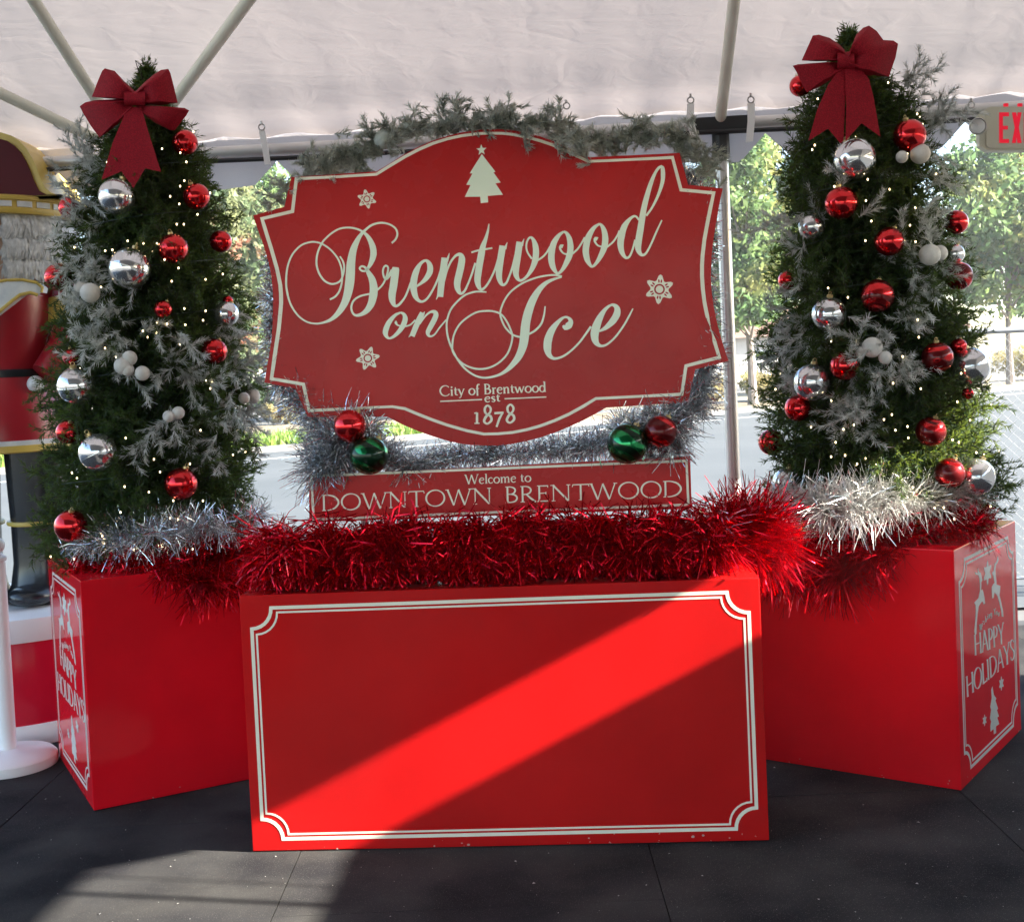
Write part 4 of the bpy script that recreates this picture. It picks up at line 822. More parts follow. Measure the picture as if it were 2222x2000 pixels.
def xmas_tree(label, C, seed, n=2000):
    rng = np.random.default_rng(seed); root = thing('christmas_tree', label, 'tree', (*C.b[:2], BH), 'Christmas trees on the red boxes')
    m = MB(); m.tube([(*C.b[:2], BH), tuple(C.ax(.5)), tuple(C.ax(.985))], [.03, .022, .006], 10); m.build('trunk', M_stem, root, True)
    A = []; B = []; SA = []; SB = []
    T = []
    while len(T) < n:
        t = rng.random()
        if rng.random() < .16 + C.rad(t) / .46: T.append(t)
    for t in T:
        a = rng.random() * 2 * PI; lump = 1 + .10 * math.sin(5 * a + 9 * t + seed) + .07 * math.sin(13 * t * 3 + a * 2)
        k = (rng.choice([.98, .86, .70], p=[.55, .3, .15]) + rng.normal() * .06) * lump
        if rng.random() < .03: k *= 1.12
        tip = C.pt(t, a, k); L = min(.19, .07 + C.rad(t) * .32) * (.75 + .5 * rng.random())
        out = np.array([math.cos(a), math.sin(a), .18 + rng.normal() * .35]); d = unit(out + rng.normal(size=3) * .25); p = tip - d * L
        a_, b_ = spray(rng, p, d, L, 5, .75, .5); A += a_; B += b_
        SA.append(C.ax(max(.02, t - .06))); SB.append(p)
    for k in range(26):                                        # the upright leader at the very tip
        t = .93 + .07 * rng.random(); p = C.ax(t); d = unit(np.array([rng.normal() * .4, rng.normal() * .4, 1.2])); A.append(p); B.append(p + d * .07)
    A, B = np.array(A), np.array(B)
    nparr('needles', *needles(rng, A, B, 235, .029, .0047, .6), M_needle, root)
    nparr('branches', *join([twig_mesh(np.array(SA), np.array(SB), .004), twig_mesh(A, B, .0018)]), M_stem, root)
    # bunched inner foliage, so the crown is dense at the heart
    n2 = 9000; t = rng.random(n2); a = rng.random(n2) * 2 * PI; k = rng.uniform(.15, .72, n2)
    P_ = np.array([C.pt(t[i], a[i], k[i]) for i in range(n2)]); q = unit(rng.normal(size=(n2, 3))); w = unit(np.cross(q, rng.normal(size=(n2, 3))))
    V = np.stack([P_ - q * .05, P_ + w * .008, P_ + q * .05, P_ - w * .008], 1).reshape(-1, 3); nparr('inner_needles', V, np.arange(4 * n2).reshape(-1, 4), M_needle, root)
    return root
xmas_tree('left Christmas tree, slim and dark green, hung with red and silver baubles', TL, 21)
xmas_tree('right Christmas tree, slim and dark green, sunlit at its lower right side', TR, 22)

def lights(label, C, seed, n, spots):
    """a string of warm mini lights wound round a tree: the wire and single bulbs"""
    rng = np.random.default_rng(seed); root = thing('string_lights', label, 'string lights', C.b, 'warm white mini lights on the Christmas trees'); m = MB()
    m.tube([C.pt(t, t * 62, .9) for t in np.linspace(.03, .97, 420)], .0022, 4); m.build('wire', M_wire, root)
    me = None; k = 0
    while k < n:
        if k < len(spots): p, nrm = C.hit(*spots[k], push=.008, k=1.02)
        else:
            t = rng.random() ** 1.1 * .95 + .01; a = -PI / 2 + rng.normal() * .85
            if rng.random() > C.rad(t) / .45 + .25: continue
            p = C.pt(t, a, 1.0 + .05 * rng.random())
        if me is None:
            q = MB(); q.sphere((0, 0, 0), .0031, 8, 6, (1, 1, 1.4)); o = q.build('bulb', M_bulb, root, True); me = o
        else:
            o = me.copy(); COL.objects.link(o); o.parent = root; o.matrix_parent_inverse = me.matrix_parent_inverse.copy()
        o.location = p; k += 1
SL = [(296, 172), (320, 294), (356, 302), (368, 320), (364, 357), (376, 362), (394, 382), (415, 381), (354, 403), (336, 388), (233, 395), (349, 446), (363, 446), (252, 483), (310, 489), (323, 502), (222, 503), (254, 503), (300, 505), (325, 525), (339, 505), (390, 424), (441, 491), (440, 557), (406, 569), (339, 573), (364, 634), (406, 639), (401, 660), (310, 665), (330, 668), (366, 670), (282, 684), (309, 688), (407, 795), (415, 812), (418, 797), (396, 905), (304, 970), (316, 998), (246, 1031), (294, 1043), (352, 1048), (342, 1062), (238, 1088), (336, 1101), (202, 1141), (206, 1157), (264, 1171), (380, 1170), (146, 1192), (152, 1012), (142, 1000), (460, 960), (375, 980)]
SL = [(x, y if y < 420 else y - (y - 420) * .115) for x, y in SL]
SRt = [(1801, 188), (1771, 204), (1775, 235), (1898, 222), (1927, 217), (1957, 257), (1889, 292), (1858, 287), (1850, 308), (1811, 314), (1880, 380), (1892, 378), (1961, 381), (1824, 395), (1833, 399), (1860, 398), (1902, 396), (1773, 423), (1736, 433), (1933, 440), (1942, 446), (1784, 445), (1721, 464), (1763, 462), (1885, 490), (1916, 495), (1850, 500), (1821, 508), (1805, 509), (1809, 520), (1827, 519), (1831, 534), (1806, 535), (1880, 543), (1795, 556), (1818, 583), (1917, 581), (1903, 602), (1960, 600)]
SRt = [(1622 / DS + (x - 1622 / DS) * 1.0 * .66 + 0, y * .92) if False else (x - 138 if x > 1700 else x, y) for x, y in SRt]
lights('string of warm white mini lights wound through the left Christmas tree', TL, 31, 85, SL)
lights('string of warm white mini lights wound through the right Christmas tree', TR, 32, 85, [])

# ------------------------------------------------------------------ flocked (snowy) pine garlands on the trees and over the sign
def flocked(name, label, cat, spots, seed, m, berries=(), group=None, length=.125, nd=620, nl=.032, nw=.0030, ns=(2, 5), stem=True, dens=.8, bm_=None):
    """spots: (point, direction, count, spread)"""
    rng = np.random.default_rng(seed); c0 = spots[0][0]; root = thing(name, label, cat, c0, group); A = []; B = []
    for p, d, cnt, sp in spots:
        for k in range(max(1, round(cnt * dens))):
            q = np.array(p) + rng.normal(size=3) * sp * np.array([1, .5, 1]); dd = unit(np.array(d) + rng.normal(size=3) * .5); lk = length * (.5 + 1.0 * rng.random()); a_, b_ = spray(rng, q - dd * length * .5, dd, lk, rng.integers(*ns), .55 + .3 * rng.random(), .4 + .25 * rng.random()); A += a_; B += b_
    A, B = np.array(A), np.array(B); nparr('sprigs', *join([needles(rng, A, B, nd, nl, nw, .7), twig_mesh(A, B, .0018)]), m, root)
    for p, r in berries: q = MB(); q.sphere(tuple(p), r, 18, 12); q.build('berry', bm_ or M_berry, root, True)
    return root
def onT(C, lst, push=.0):
    o = []
    for xd, yd, cnt, sp, dx, dz in lst:
        p, n = C.hit(xd, yd, push); o.append((p, unit(n * .35 + np.array([dx * .6, -.1, dz])), cnt, sp))
    return o
def br(C, l): return [(C.hit(x, y, .05)[0], r) for x, y, r in l]
flocked('frosted_garland', 'grey-white frosted pine garland winding down the left Christmas tree', 'garland',
    onT(TL, [(160, 280, 5, .04, -.4, .6), (175, 320, 7, .05, -.5, .2), (150, 370, 7, .05, -.5, .1), (160, 420, 7, .05, -.4, -.3), (155, 470, 7, .05, -.3, -.4), (165, 520, 6, .05, -.2, -.4), (195, 560, 6, .05, 0, -.5), (170, 610, 7, .05, -.4, -.2), (205, 640, 7, .05, -.2, -.4), (235, 680, 6, .05, -.3, -.5), (190, 690, 4, .04, -.3, -.4), (225, 215, 4, .03, -.2, -.5), (210, 300, 3, .03, -.2, -.3),
      (300, 650, 3, .04, .1, -.3), (340, 690, 7, .05, .3, -.4), (380, 740, 7, .05, .4, -.5), (290, 770, 5, .04, -.2, -.6), (410, 790, 6, .05, .3, -.4), (330, 840, 5, .05, 0, -.8), (400, 880, 5, .04, .2, -.9), (300, 870, 3, .04, 0, -.8), (450, 830, 5, .05, .5, -.3),
      (455, 640, 6, .05, .6, -.2), (475, 690, 7, .05, .6, -.3), (490, 750, 7, .05, .5, -.5), (495, 810, 7, .05, .4, -.7), (485, 870, 5, .05, .3, -.8), (250, 720, 3, .04, -.2, -.6)]), 41, M_flock,
    br(TL, [(160, 571, .030), (178, 578, .040), (157, 567, .024), (243, 722, .036), (256, 707, .030), (281, 737, .030), (252, 730, .026), (498, 782, .036), (482, 786, .025), (352, 815, .026), (333, 822, .024)]), 'frosted pine garlands')
flocked('frosted_garland', 'grey-white frosted pine garland winding down the right Christmas tree', 'garland',
    onT(TR, [(1800, 165, 4, .04, .5, .3), (1830, 200, 6, .05, .6, .1), (1860, 225, 5, .05, .8, .1), (1840, 250, 5, .05, .6, -.2), (1820, 330, 5, .05, .5, -.3), (1850, 370, 4, .05, .6, -.2), (1790, 470, 5, .05, .2, .1), (1850, 470, 6, .05, .3, -.3), (1870, 520, 5, .05, .5, -.4), (1790, 510, 5, .05, -.1, .2), (1830, 560, 7, .05, .2, -.5), (1810, 620, 6, .05, .1, -.6),
      (1640, 340, 3, .04, -.7, .1), (1590, 420, 6, .05, -.9, -.1), (1560, 480, 5, .05, -.8, -.2), (1570, 540, 4, .05, -.6, -.4), (1560, 585, 6, .05, -.7, .3), (1560, 640, 6, .06, -.5, -.4), (1565, 690, 7, .06, -.4, -.5), (1575, 740, 5, .05, -.4, -.5), (1600, 440, 3, .04, -.5, -.3),
      (1720, 650, 5, .04, -.3, .3), (1700, 690, 5, .05, -.3, 0), (1760, 690, 6, .05, .3, -.3), (1790, 730, 5, .04, .5, -.5), (1690, 760, 6, .05, -.3, -.4), (1740, 770, 6, .05, 0, -.7), (1680, 810, 5, .05, -.4, -.5), (1650, 830, 4, .05, -.5, -.4), (1720, 820, 4, .05, .1, -.8), (1650, 790, 3, .04, -.4, .1)]), 42, M_flock,
    br(TR, [(1817, 304, .040), (1781, 310, .024), (1836, 503, .042), (1855, 500, .032), (1722, 686, .040), (1748, 706, .026), (1700, 695, .022)]), 'frosted pine garlands')
# ================================================================== BAUBLES
def ball_mat(name, col, rough, stripes=None, dark=None, metal=.92, bump=0.):
    m = mat(name, col, rough, metal, .5); nt = m.node_tree; b = nt.nodes['Principled BSDF']; tc = nt.nodes.new('ShaderNodeTexCoord')
    b.inputs['Coat Weight'].default_value = .5; b.inputs['Coat Roughness'].default_value = .04
    if stripes:
        w = nt.nodes.new('ShaderNodeTexWave'); w.wave_type = 'RINGS'; w.rings_direction = 'Z'; w.inputs['Scale'].default_value = stripes; w.inputs['Distortion'].default_value = 1.6; w.inputs['Detail'].default_value = .5
        nt.links.new(tc.outputs['Object'], w.inputs['Vector']); rp = nt.nodes.new('ShaderNodeMapRange'); rp.inputs['From Min'].default_value = .55; rp.inputs['From Max'].default_value = .7; nt.links.new(w.outputs['Fac'], rp.inputs['Value'])
        mx = nt.nodes.new('ShaderNodeMix'); mx.data_type = 'RGBA'; mx.inputs[6].default_value = (*col, 1); mx.inputs[7].default_value = (*dark, 1); nt.links.new(rp.outputs[0], mx.inputs[0]); nt.links.new(mx.outputs[2], b.inputs['Base Color'])
        m2 = nt.nodes.new('ShaderNodeMapRange'); m2.inputs['To Min'].default_value = rough; m2.inputs['To Max'].default_value = .5; nt.links.new(rp.outputs[0], m2.inputs['Value']); nt.links.new(m2.outputs[0], b.inputs['Roughness'])
    if bump:
        n = nt.nodes.new('ShaderNodeTexNoise'); n.inputs['Scale'].default_value = 9; nt.links.new(tc.outputs['Object'], n.inputs['Vector']); bp = nt.nodes.new('ShaderNodeBump'); bp.inputs['Strength'].default_value = bump; bp.inputs['Distance'].default_value = .01
        nt.links.new(n.outputs['Fac'], bp.inputs['Height']); nt.links.new(bp.outputs[0], b.inputs['Normal'])
    return m
BM = {'red': ball_mat('red_bauble_foil', (.62, .010, .016), .16, bump=.12), 'swirl': ball_mat('red_swirl_bauble', (.60, .010, .014), .16, 14, (.10, .002, .003)),
      'silver': ball_mat('silver_bauble_foil', (.72, .73, .75), .13, bump=.25), 'green': ball_mat('green_swirl_bauble', (.006, .22, .06), .16, 12, (.002, .02, .008))}
M_cap = mat('gold_cap', (.55, .42, .2), .3, .9)
def bauble(label, p, r, kind, group, tilt=(0, 0)):
    nm = {'red': 'red_bauble', 'swirl': 'red_bauble', 'silver': 'silver_bauble', 'green': 'green_bauble'}[kind]
    m = MB(); m.sphere((0, 0, 0), r, 40, 24)
    if kind == 'silver':                                   # a seam round the middle
        m.lathe([(r * 1.0005, -.003), (r * 1.012, 0), (r * 1.0005, .003)], (0, 0, 0), 40)
    o = m.build(nm, BM[kind], None, True); o.location = p; o.rotation_euler = (tilt[0], tilt[1], tilt[0] * 3); tag(o, label, 'bauble', group)
    c = MB(); c.lathe([(r * .18, r * .975), (r * .18, r * 1.10), (r * .14, r * 1.12), (.001, r * 1.12)], (0, 0, 0), 14); c.tube([(r * .1 * math.cos(a), 0, r * 1.2 + r * .1 * math.sin(a)) for a in np.linspace(0, 2 * PI, 11)], r * .02, 5, False)
    k = c.build('cap', M_cap, None, True); k.parent = o; return o
def put(C, lst, group):
    rng = random.Random(7)
    for xd, yd, rd, kind, label in lst:
        p, n = C.hit(xd, yd); d = np.linalg.norm(p - CAM); r = rd * DS / F_PX * d; bauble(label, p - unit(ray(xd * DS, yd * DS)) * r * .35, r, kind, group, (rng.uniform(-.5, .5), rng.uniform(-.5, .5)))
put(TL, [(365, 282, 24, 'red', 'highest red bauble on the left tree, under the right loop of the bow'), (388, 388, 25, 'red', 'red bauble on the left tree\'s right edge, level with its top silver ball'), (342, 491, 28, 'red', 'large red bauble right of the big silver ball on the left tree'), (436, 477, 21, 'red', 'small red bauble on the left tree\'s right edge, nearest the sign\'s upper corner'),
  (322, 611, 17, 'red', 'red bauble half sunk in needles at the centre of the left tree'), (423, 694, 25, 'red', 'red bauble at the right of the left tree, above the frosted sprigs'), (358, 955, 31, 'red', 'lowest red bauble in the middle of the left tree, above the silver tinsel'), (115, 547, 25, 'red', 'red bauble on the left tree\'s left edge, beside two frosted berries'), (136, 410, 19, 'red', 'red bauble against the nutcracker\'s hat band, half hidden by frosted pine'),
  (141, 705, 16, 'red', 'small red bauble just above the silver ball at the left tree\'s left edge'), (134, 853, 22, 'red', 'red bauble on the left tree beside the hem of the nutcracker\'s coat'), (140, 1038, 30, 'red', 'red bauble at the foot of the left tree, beside the nutcracker\'s boot'), (450, 594, 10, 'red', 'tiny red bauble above the small silver ball on the left tree\'s right edge'),
  (231, 388, 34, 'silver', 'silver bauble just under the bow tails of the left tree'), (256, 530, 39, 'silver', 'biggest silver bauble, in the upper middle of the left tree'), (151, 762, 35, 'silver', 'silver bauble on the left tree\'s left edge, beside the nutcracker\'s coat'), (194, 893, 36, 'silver', 'lowest silver bauble on the left tree, beside the nutcracker\'s leg'), (447, 620, 24, 'silver', 'silver bauble half hidden in frosted pine at the left tree\'s right edge')], 'baubles on the left Christmas tree')
put(TR, [(1580, 170, 20, 'red', 'red bauble peeping out behind the left loop of the right tree\'s bow'), (1796, 268, 30, 'red', 'red bauble right of the bow tails, above a white berry'), (1661, 401, 31, 'red', 'big red bauble below the top silver ball of the right tree'), (1888, 439, 22, 'red', 'red bauble at the right tree\'s right edge, level with the frosted sprigs'), (1756, 477, 27, 'red', 'red bauble in the upper middle of the right tree, left of two berries'),
  (1893, 545, 26, 'swirl', 'striped red bauble below a small silver one at the right tree\'s right edge'), (1555, 553, 18, 'red', 'small red bauble at the right tree\'s left edge, half behind frosted pine'), (1733, 584, 31, 'swirl', 'striped red bauble in the centre of the right tree'), (1668, 722, 28, 'red', 'red bauble left of the frosted berries, right of the lower silver ball'), (1851, 706, 29, 'swirl', 'striped red bauble beside the big silver ball at the right tree\'s right edge'),
  (1575, 806, 25, 'red', 'red bauble touching the silver ball at the lower left of the right tree'), (1838, 852, 28, 'swirl', 'sunlit striped red bauble at the lower right of the right tree'), (1523, 873, 25, 'red', 'red bauble sticking out farthest left of the right tree'), (1875, 934, 28, 'swirl', 'dark striped red bauble at the foot of the right tree, beside a silver one'), (1893, 684, 15, 'red', 'tiny red bauble just above the big silver ball on the right'), (1911, 777, 11, 'red', 'tiny sunlit red bauble below the big silver ball on the right'),
  (1688, 313, 39, 'silver', 'silver bauble right under the bow tails of the right tree'), (1602, 448, 24, 'silver', 'small silver bauble at the upper left of the right tree'), (1637, 620, 33, 'silver', 'silver bauble under a frosted sprig, left of the striped red one'), (1604, 755, 36, 'silver', 'large silver bauble at the lower left of the right tree'), (1916, 724, 35, 'silver', 'large silver bauble standing out at the right tree\'s right edge'),
  (1928, 941, 34, 'silver', 'lowest silver bauble at the right foot of the right tree'), (1553, 952, 27, 'silver', 'silver bauble sunk in tinsel at the left foot of the right tree'), (1884, 502, 19, 'silver', 'small silver bauble wedged above a striped red one on the right')], 'baubles on the right Christmas tree')
PSf = PS.p0 + PS.n * .07
for xd, yd, rd, kind, label in [(691, 841, 32, 'red', 'red bauble at the bottom left corner of the main sign'), (729, 899, 38, 'green', 'green swirled bauble at the left, over the name board\'s edge'), (1239, 876, 40, 'green', 'green swirled bauble at the right, over the name board\'s edge'), (1305, 852, 32, 'swirl', 'red swirled bauble at the bottom right corner of the main sign')]:
    p = unp(xd * DS, yd * DS, PSf, PS.n); bauble(label, p, rd * DS / F_PX * np.linalg.norm(p - CAM), kind, 'baubles on the sign', (.55, .2))

# ================================================================== BOWS
M_bow = mat('red_velvet_glitter', (.19, .003, .009), .65, 0, .15, col2=(.34, .008, .02), vscale=260, bump=.5, bscale=420, vcontrast=(.45, .62), bdist=.001)
def bow(label, C, Y, loops, tails, knot, group):
    root = thing('bow', label, 'bow', atY(knot[0] * DS, knot[1] * DS, Y), group); k3 = lambda x, y, dy: atY(x * DS, y * DS, Y + dy)
    for pts, (kx, ky), dep in loops:
        # a ribbon loop: puffed front and back leaf meeting at the knot, open at the sides
        n = len(pts); m = MB(); S = 7
        for sgn in (1, -1):
            vs = []
            for s in range(S + 1):
                t = s / S; b = math.sin(PI * min(1, t * 1.02)) ** .8 * dep * (1 if sgn > 0 else .75)
                for (x, y) in pts: vs.append(k3(kx + (x - kx) * t, ky + (y - ky) * t, -.015 - sgn * b + (0 if t < 1 else 0)))
            m.add(vs, [(s * n + i, s * n + i + 1, (s + 1) * n + i + 1, (s + 1) * n + i) for s in range(S) for i in range(n - 1)])
        m.build('loop', M_bow, root, True)
    for pts, c in tails:
        m = MB(); n = len(pts); tri = [tuple(t) for t in tessellate_polygon([[Vector((p[0], p[1], 0)) for p in pts]])]
        yy = [c[0] + (c[1] - c[0]) * ((p[1] - min(q[1] for q in pts)) / (max(q[1] for q in pts) - min(q[1] for q in pts))) for p in pts]
        m.add([k3(*p, yy[i] - .0015) for i, p in enumerate(pts)] + [k3(*p, yy[i] + .0015) for i, p in enumerate(pts)], tri + [tuple(n + i for i in t[::-1]) for t in tri] + [(i, (i + 1) % n, n + (i + 1) % n, n + i) for i in range(n)])
        m.build('tail', M_bow, root)
    x, y, w, h = knot; m = MB(); vs = []; N = 9
    for i in range(N):
        a = -PI / 2 + PI * i / (N - 1)
        for j in range(5): vs.append(k3(x - w / 2 + w * j / 4, y + h / 2 * math.sin(a) * (1 + .04 * math.sin(j * 2.2)), -.045 - .035 * math.cos(a)))
    m.add(vs, [(i * 5 + j, i * 5 + j + 1, (i + 1) * 5 + j + 1, (i + 1) * 5 + j) for i in range(N - 1) for j in range(4)]); m.build('knot', M_bow, root, True)
Zl = lambda pts: [(x / 1820 * 600 / DS, (100 + y / 1820 * 600) / DS) for x, y in pts]
Zr = lambda pts: [((1622 + x / 1820 * 600) / DS, y / 1820 * 600 / DS) for x, y in pts]
bow('big red velvet bow with four loops on top of the left Christmas tree', TL, 5.22, [
  (Zl([(880, 290), (815, 230), (755, 165), (690, 148), (672, 165), (640, 240), (605, 335), (700, 346), (830, 355)]), Zl([(890, 345)])[0], .055),
  (Zl([(890, 300), (950, 240), (1010, 190), (1060, 158), (1108, 152), (1122, 180), (1145, 270), (1170, 375), (1060, 390), (930, 385)]), Zl([(885, 345)])[0], .055),
  (Zl([(850, 350), (760, 350), (620, 358), (560, 372), (524, 398), (545, 440), (600, 530), (655, 603), (700, 575), (780, 510), (860, 420)]), Zl([(880, 375)])[0], .045),
  (Zl([(915, 390), (1000, 400), (1150, 412), (1215, 408), (1245, 425), (1225, 460), (1150, 555), (1120, 555), (1010, 500), (905, 420)]), Zl([(890, 385)])[0], .045)],
  [(Zl([(840, 400), (930, 400), (975, 560), (1060, 828), (955, 806), (878, 935), (800, 826), (668, 882), (740, 640), (790, 520)]), (-.05, -.13)), (Zl([(862, 430), (900, 430), (920, 520), (935, 640), (880, 590)]), (-.05, -.06))], (*Zl([(885, 345)])[0], 42, 30), 'red bows on the Christmas trees')
bow('big red velvet bow tilted to the right on top of the right Christmas tree', TR, 5.02, [
  (Zr([(640, 330), (600, 290), (540, 250), (470, 230), (430, 235), (410, 280), (356, 400), (450, 405), (600, 405)]), Zr([(650, 385)])[0], .055),
  (Zr([(690, 340), (715, 230), (760, 185), (800, 170), (850, 205), (895, 265), (960, 268), (992, 290), (975, 380), (930, 508), (820, 495), (690, 440)]), Zr([(650, 395)])[0], .07),
  (Zr([(620, 410), (520, 410), (330, 425), (298, 435), (325, 480), (360, 560), (390, 610), (470, 575), (640, 470)]), Zr([(650, 410)])[0], .045),
  (Zr([(690, 410), (780, 440), (840, 495), (800, 500), (690, 470)]), Zr([(655, 405)])[0], .03)],
  [(Zr([(610, 450), (660, 450), (645, 640), (632, 925), (612, 945), (530, 848), (400, 930), (460, 720), (530, 560)]), (-.05, -.13)), (Zr([(640, 450), (730, 440), (800, 520), (830, 640), (875, 900), (750, 812), (645, 930), (650, 690)]), (-.056, -.14))], (*Zr([(648, 400)])[0], 34, 36), 'red bows on the Christmas trees')

# ================================================================== TINSEL
def tinsel_mat(name, col, rough=.22, metal=.95, trans=.0):
    m = mat(name, col, rough, metal, .5, trans=trans); nt = m.node_tree; return m
M_tr = tinsel_mat('red_foil', (.60, .004, .018), .13, .9, .05); M_ts = tinsel_mat('silver_foil', (.66, .67, .69), .16, .95)
def tinsel(name, label, runs, per_m, rad, width, m, seed, floor_z=None, group=None, core=.004, droop=.22, clump=0):
    rng = np.random.default_rng(seed); root = thing(name, label, 'tinsel', runs[0][0][0], group); parts = []; cb = MB()
    for run in runs:
        P = [(np.array(p), k) for p, k in run]; Q = []
        for i in range(len(P) - 1):
            for t in np.linspace(0, 1, 9)[:-1]: Q.append((P[i][0] + (P[i + 1][0] - P[i][0]) * t + rng.normal(size=3) * .012, P[i][1] + (P[i + 1][1] - P[i][1]) * t))
        Q.append(P[-1]); parts.append(strands(rng, Q, per_m, rad, width, floor_z=floor_z, droop=droop, clump=clump)); cb.tube([q[0] for q in Q], core, 6)
    nparr('foil_strands', *join(parts), m, root); cb.build('core_wire', m, root); return root
def onPl(xd, yd, off): return unp(xd * DS, yd * DS, PLC.p0 - PLC.n * off, PLC.n)
# red, heaped along the middle box below the name board
rr = random.Random(2); runs = []
for off, dy, k in ((.07, 36, .55), (.13, 42, .6), (.20, 30, .7), (.12, 4, .95), (.22, -8, .95), (.16, -30, .7)):
    runs.append([(onPl(xd, 1092 - (xd - 520) * .032 + dy + rr.uniform(-8, 8), off), k * rr.uniform(.85, 1.12)) for xd in range(530, 1440, 60)])
runs.append([(onPl(545, 1085, .10), 1.25), (onPl(575, 1060, .08), 1.3), (onPl(620, 1082, .12), 1.1)])
tinsel('tinsel_garland', 'thick heap of dark red tinsel along the top of the middle box', runs, 2300, .142, .0062, M_tr, 51, BH, 'tinsel garlands', droop=.65, clump=42)
tinsel('tinsel_garland', 'bright sunlit ball of red tinsel between the middle box and the right box', [[(onPl(1400, 1075, .34), 1.1), (onPl(1450, 1060, .42), 1.25), (onPl(1495, 1066, .50), 1.4), (onPl(1530, 1085, .52), 1.2)], [(onPl(1430, 1035, .40), 1), (onPl(1490, 1040, .46), 1.2), (onPl(1525, 1070, .5), 1.1)], [(onPl(1490, 1075, .42), 1.2), (onPl(1510, 1085, .42), 1.2)]], 2300, .15, .0050, M_tr, 52, None, 'tinsel garlands')
def atP(C, xd, yd, dy): return atY(xd * DS, yd * DS, C.b[1] + dy)
PLt = lambda xd, yd, off: unp(xd * DS, yd * DS, PLL.p0 - PLL.n * off, PLL.n)
PRt = lambda xd, yd, off: unp(xd * DS, yd * DS, PLR.p0 - PLR.n * off, PLR.n)
tinsel('tinsel_garland', 'red tinsel spilling over the front edge of the left box', [[(PLt(300, 1118, .02), .7), (PLt(350, 1136, .0), .95), (PLt(405, 1148, -.02), 1.05), (PLt(450, 1150, -.03), 1.1), (PLt(490, 1130, -.02), 1.)], [(PLt(330, 1095, .1), .8), (PLt(390, 1100, .08), 1.), (PLt(440, 1098, .05), 1.1), (PLt(490, 1085, .02), 1.1), (PLt(520, 1100, 0), 1)], [(PLt(140, 1118, .30), .45), (PLt(190, 1116, .2), .5), (PLt(260, 1112, .1), .6), (PLt(320, 1110, .08), .7)]], 2900, .125, .0042, M_tr, 53, None, 'tinsel garlands', droop=.4, clump=38)
tinsel('tinsel_garland', 'red tinsel drooping over the front of the right box', [[(PRt(1545, 1110, -.02), 1.1), (PRt(1590, 1125, -.04), 1.15), (PRt(1640, 1130, -.04), 1.1), (PRt(1700, 1118, -.03), 1.05), (PRt(1745, 1095, .0), .9), (PRt(1790, 1075, .04), .7)], [(PRt(1570, 1075, .08), 1.1), (PRt(1640, 1080, .06), 1.1), (PRt(1720, 1066, .05), 1.), (PRt(1800, 1052, .12), .8), (PRt(1870, 1046, .2), .7), (PRt(1940, 1034, .34), .65)], [(PRt(1700, 1040, .15), .8), (PRt(1800, 1035, .2), .8), (PRt(1900, 1028, .32), .7), (PRt(1960, 1030, .42), .6)]], 3000, .132, .0042, M_tr, 54, None, 'tinsel garlands', droop=.4, clump=38)
tinsel('tinsel_garland', 'silver tinsel round the foot of the left Christmas tree', [[(atP(TL, 130, 1085, -.25), .7), (atP(TL, 175, 1082, -.36), .9), (atP(TL, 235, 1066, -.42), 1.05), (atP(TL, 300, 1056, -.45), 1.05), (atP(TL, 370, 1052, -.42), 1.05), (atP(TL, 430, 1040, -.34), 1.05), (atP(TL, 480, 1034, -.24), 1.), (atP(TL, 510, 1015, -.05), .9)], [(atP(TL, 200, 1040, -.30), .7), (atP(TL, 300, 1030, -.36), .7), (atP(TL, 400, 1025, -.34), .8)]], 1500, .095, .0026, M_ts, 55, BH, 'tinsel garlands')
M_ts2 = tinsel_mat('sunlit_silver_foil', (.74, .73, .70), .28, .85)  # silver foil again, sunlight put into its paler, warmer colour
tinsel('tinsel_garland', 'sunlit silver tinsel round the foot of the right Christmas tree', [[(atP(TR, 1530, 975, -.20), .7), (atP(TR, 1570, 985, -.34), .9), (atP(TR, 1625, 1005, -.44), 1.15), (atP(TR, 1690, 1003, -.48), 1.25), (atP(TR, 1750, 985, -.46), 1.1), (atP(TR, 1810, 985, -.42), 1.), (atP(TR, 1870, 985, -.34), .9), (atP(TR, 1930, 990, -.2), .8)], [(atP(TR, 1600, 980, -.40), .9), (atP(TR, 1680, 985, -.45), 1.), (atP(TR, 1760, 975, -.43), 1)]], 1400, .118, .0030, M_ts2, 56, None, 'tinsel garlands')
PSb = lambda xd, yd, off: unp(xd * DS, yd * DS, PS.p0 - PS.n * off, PS.n)
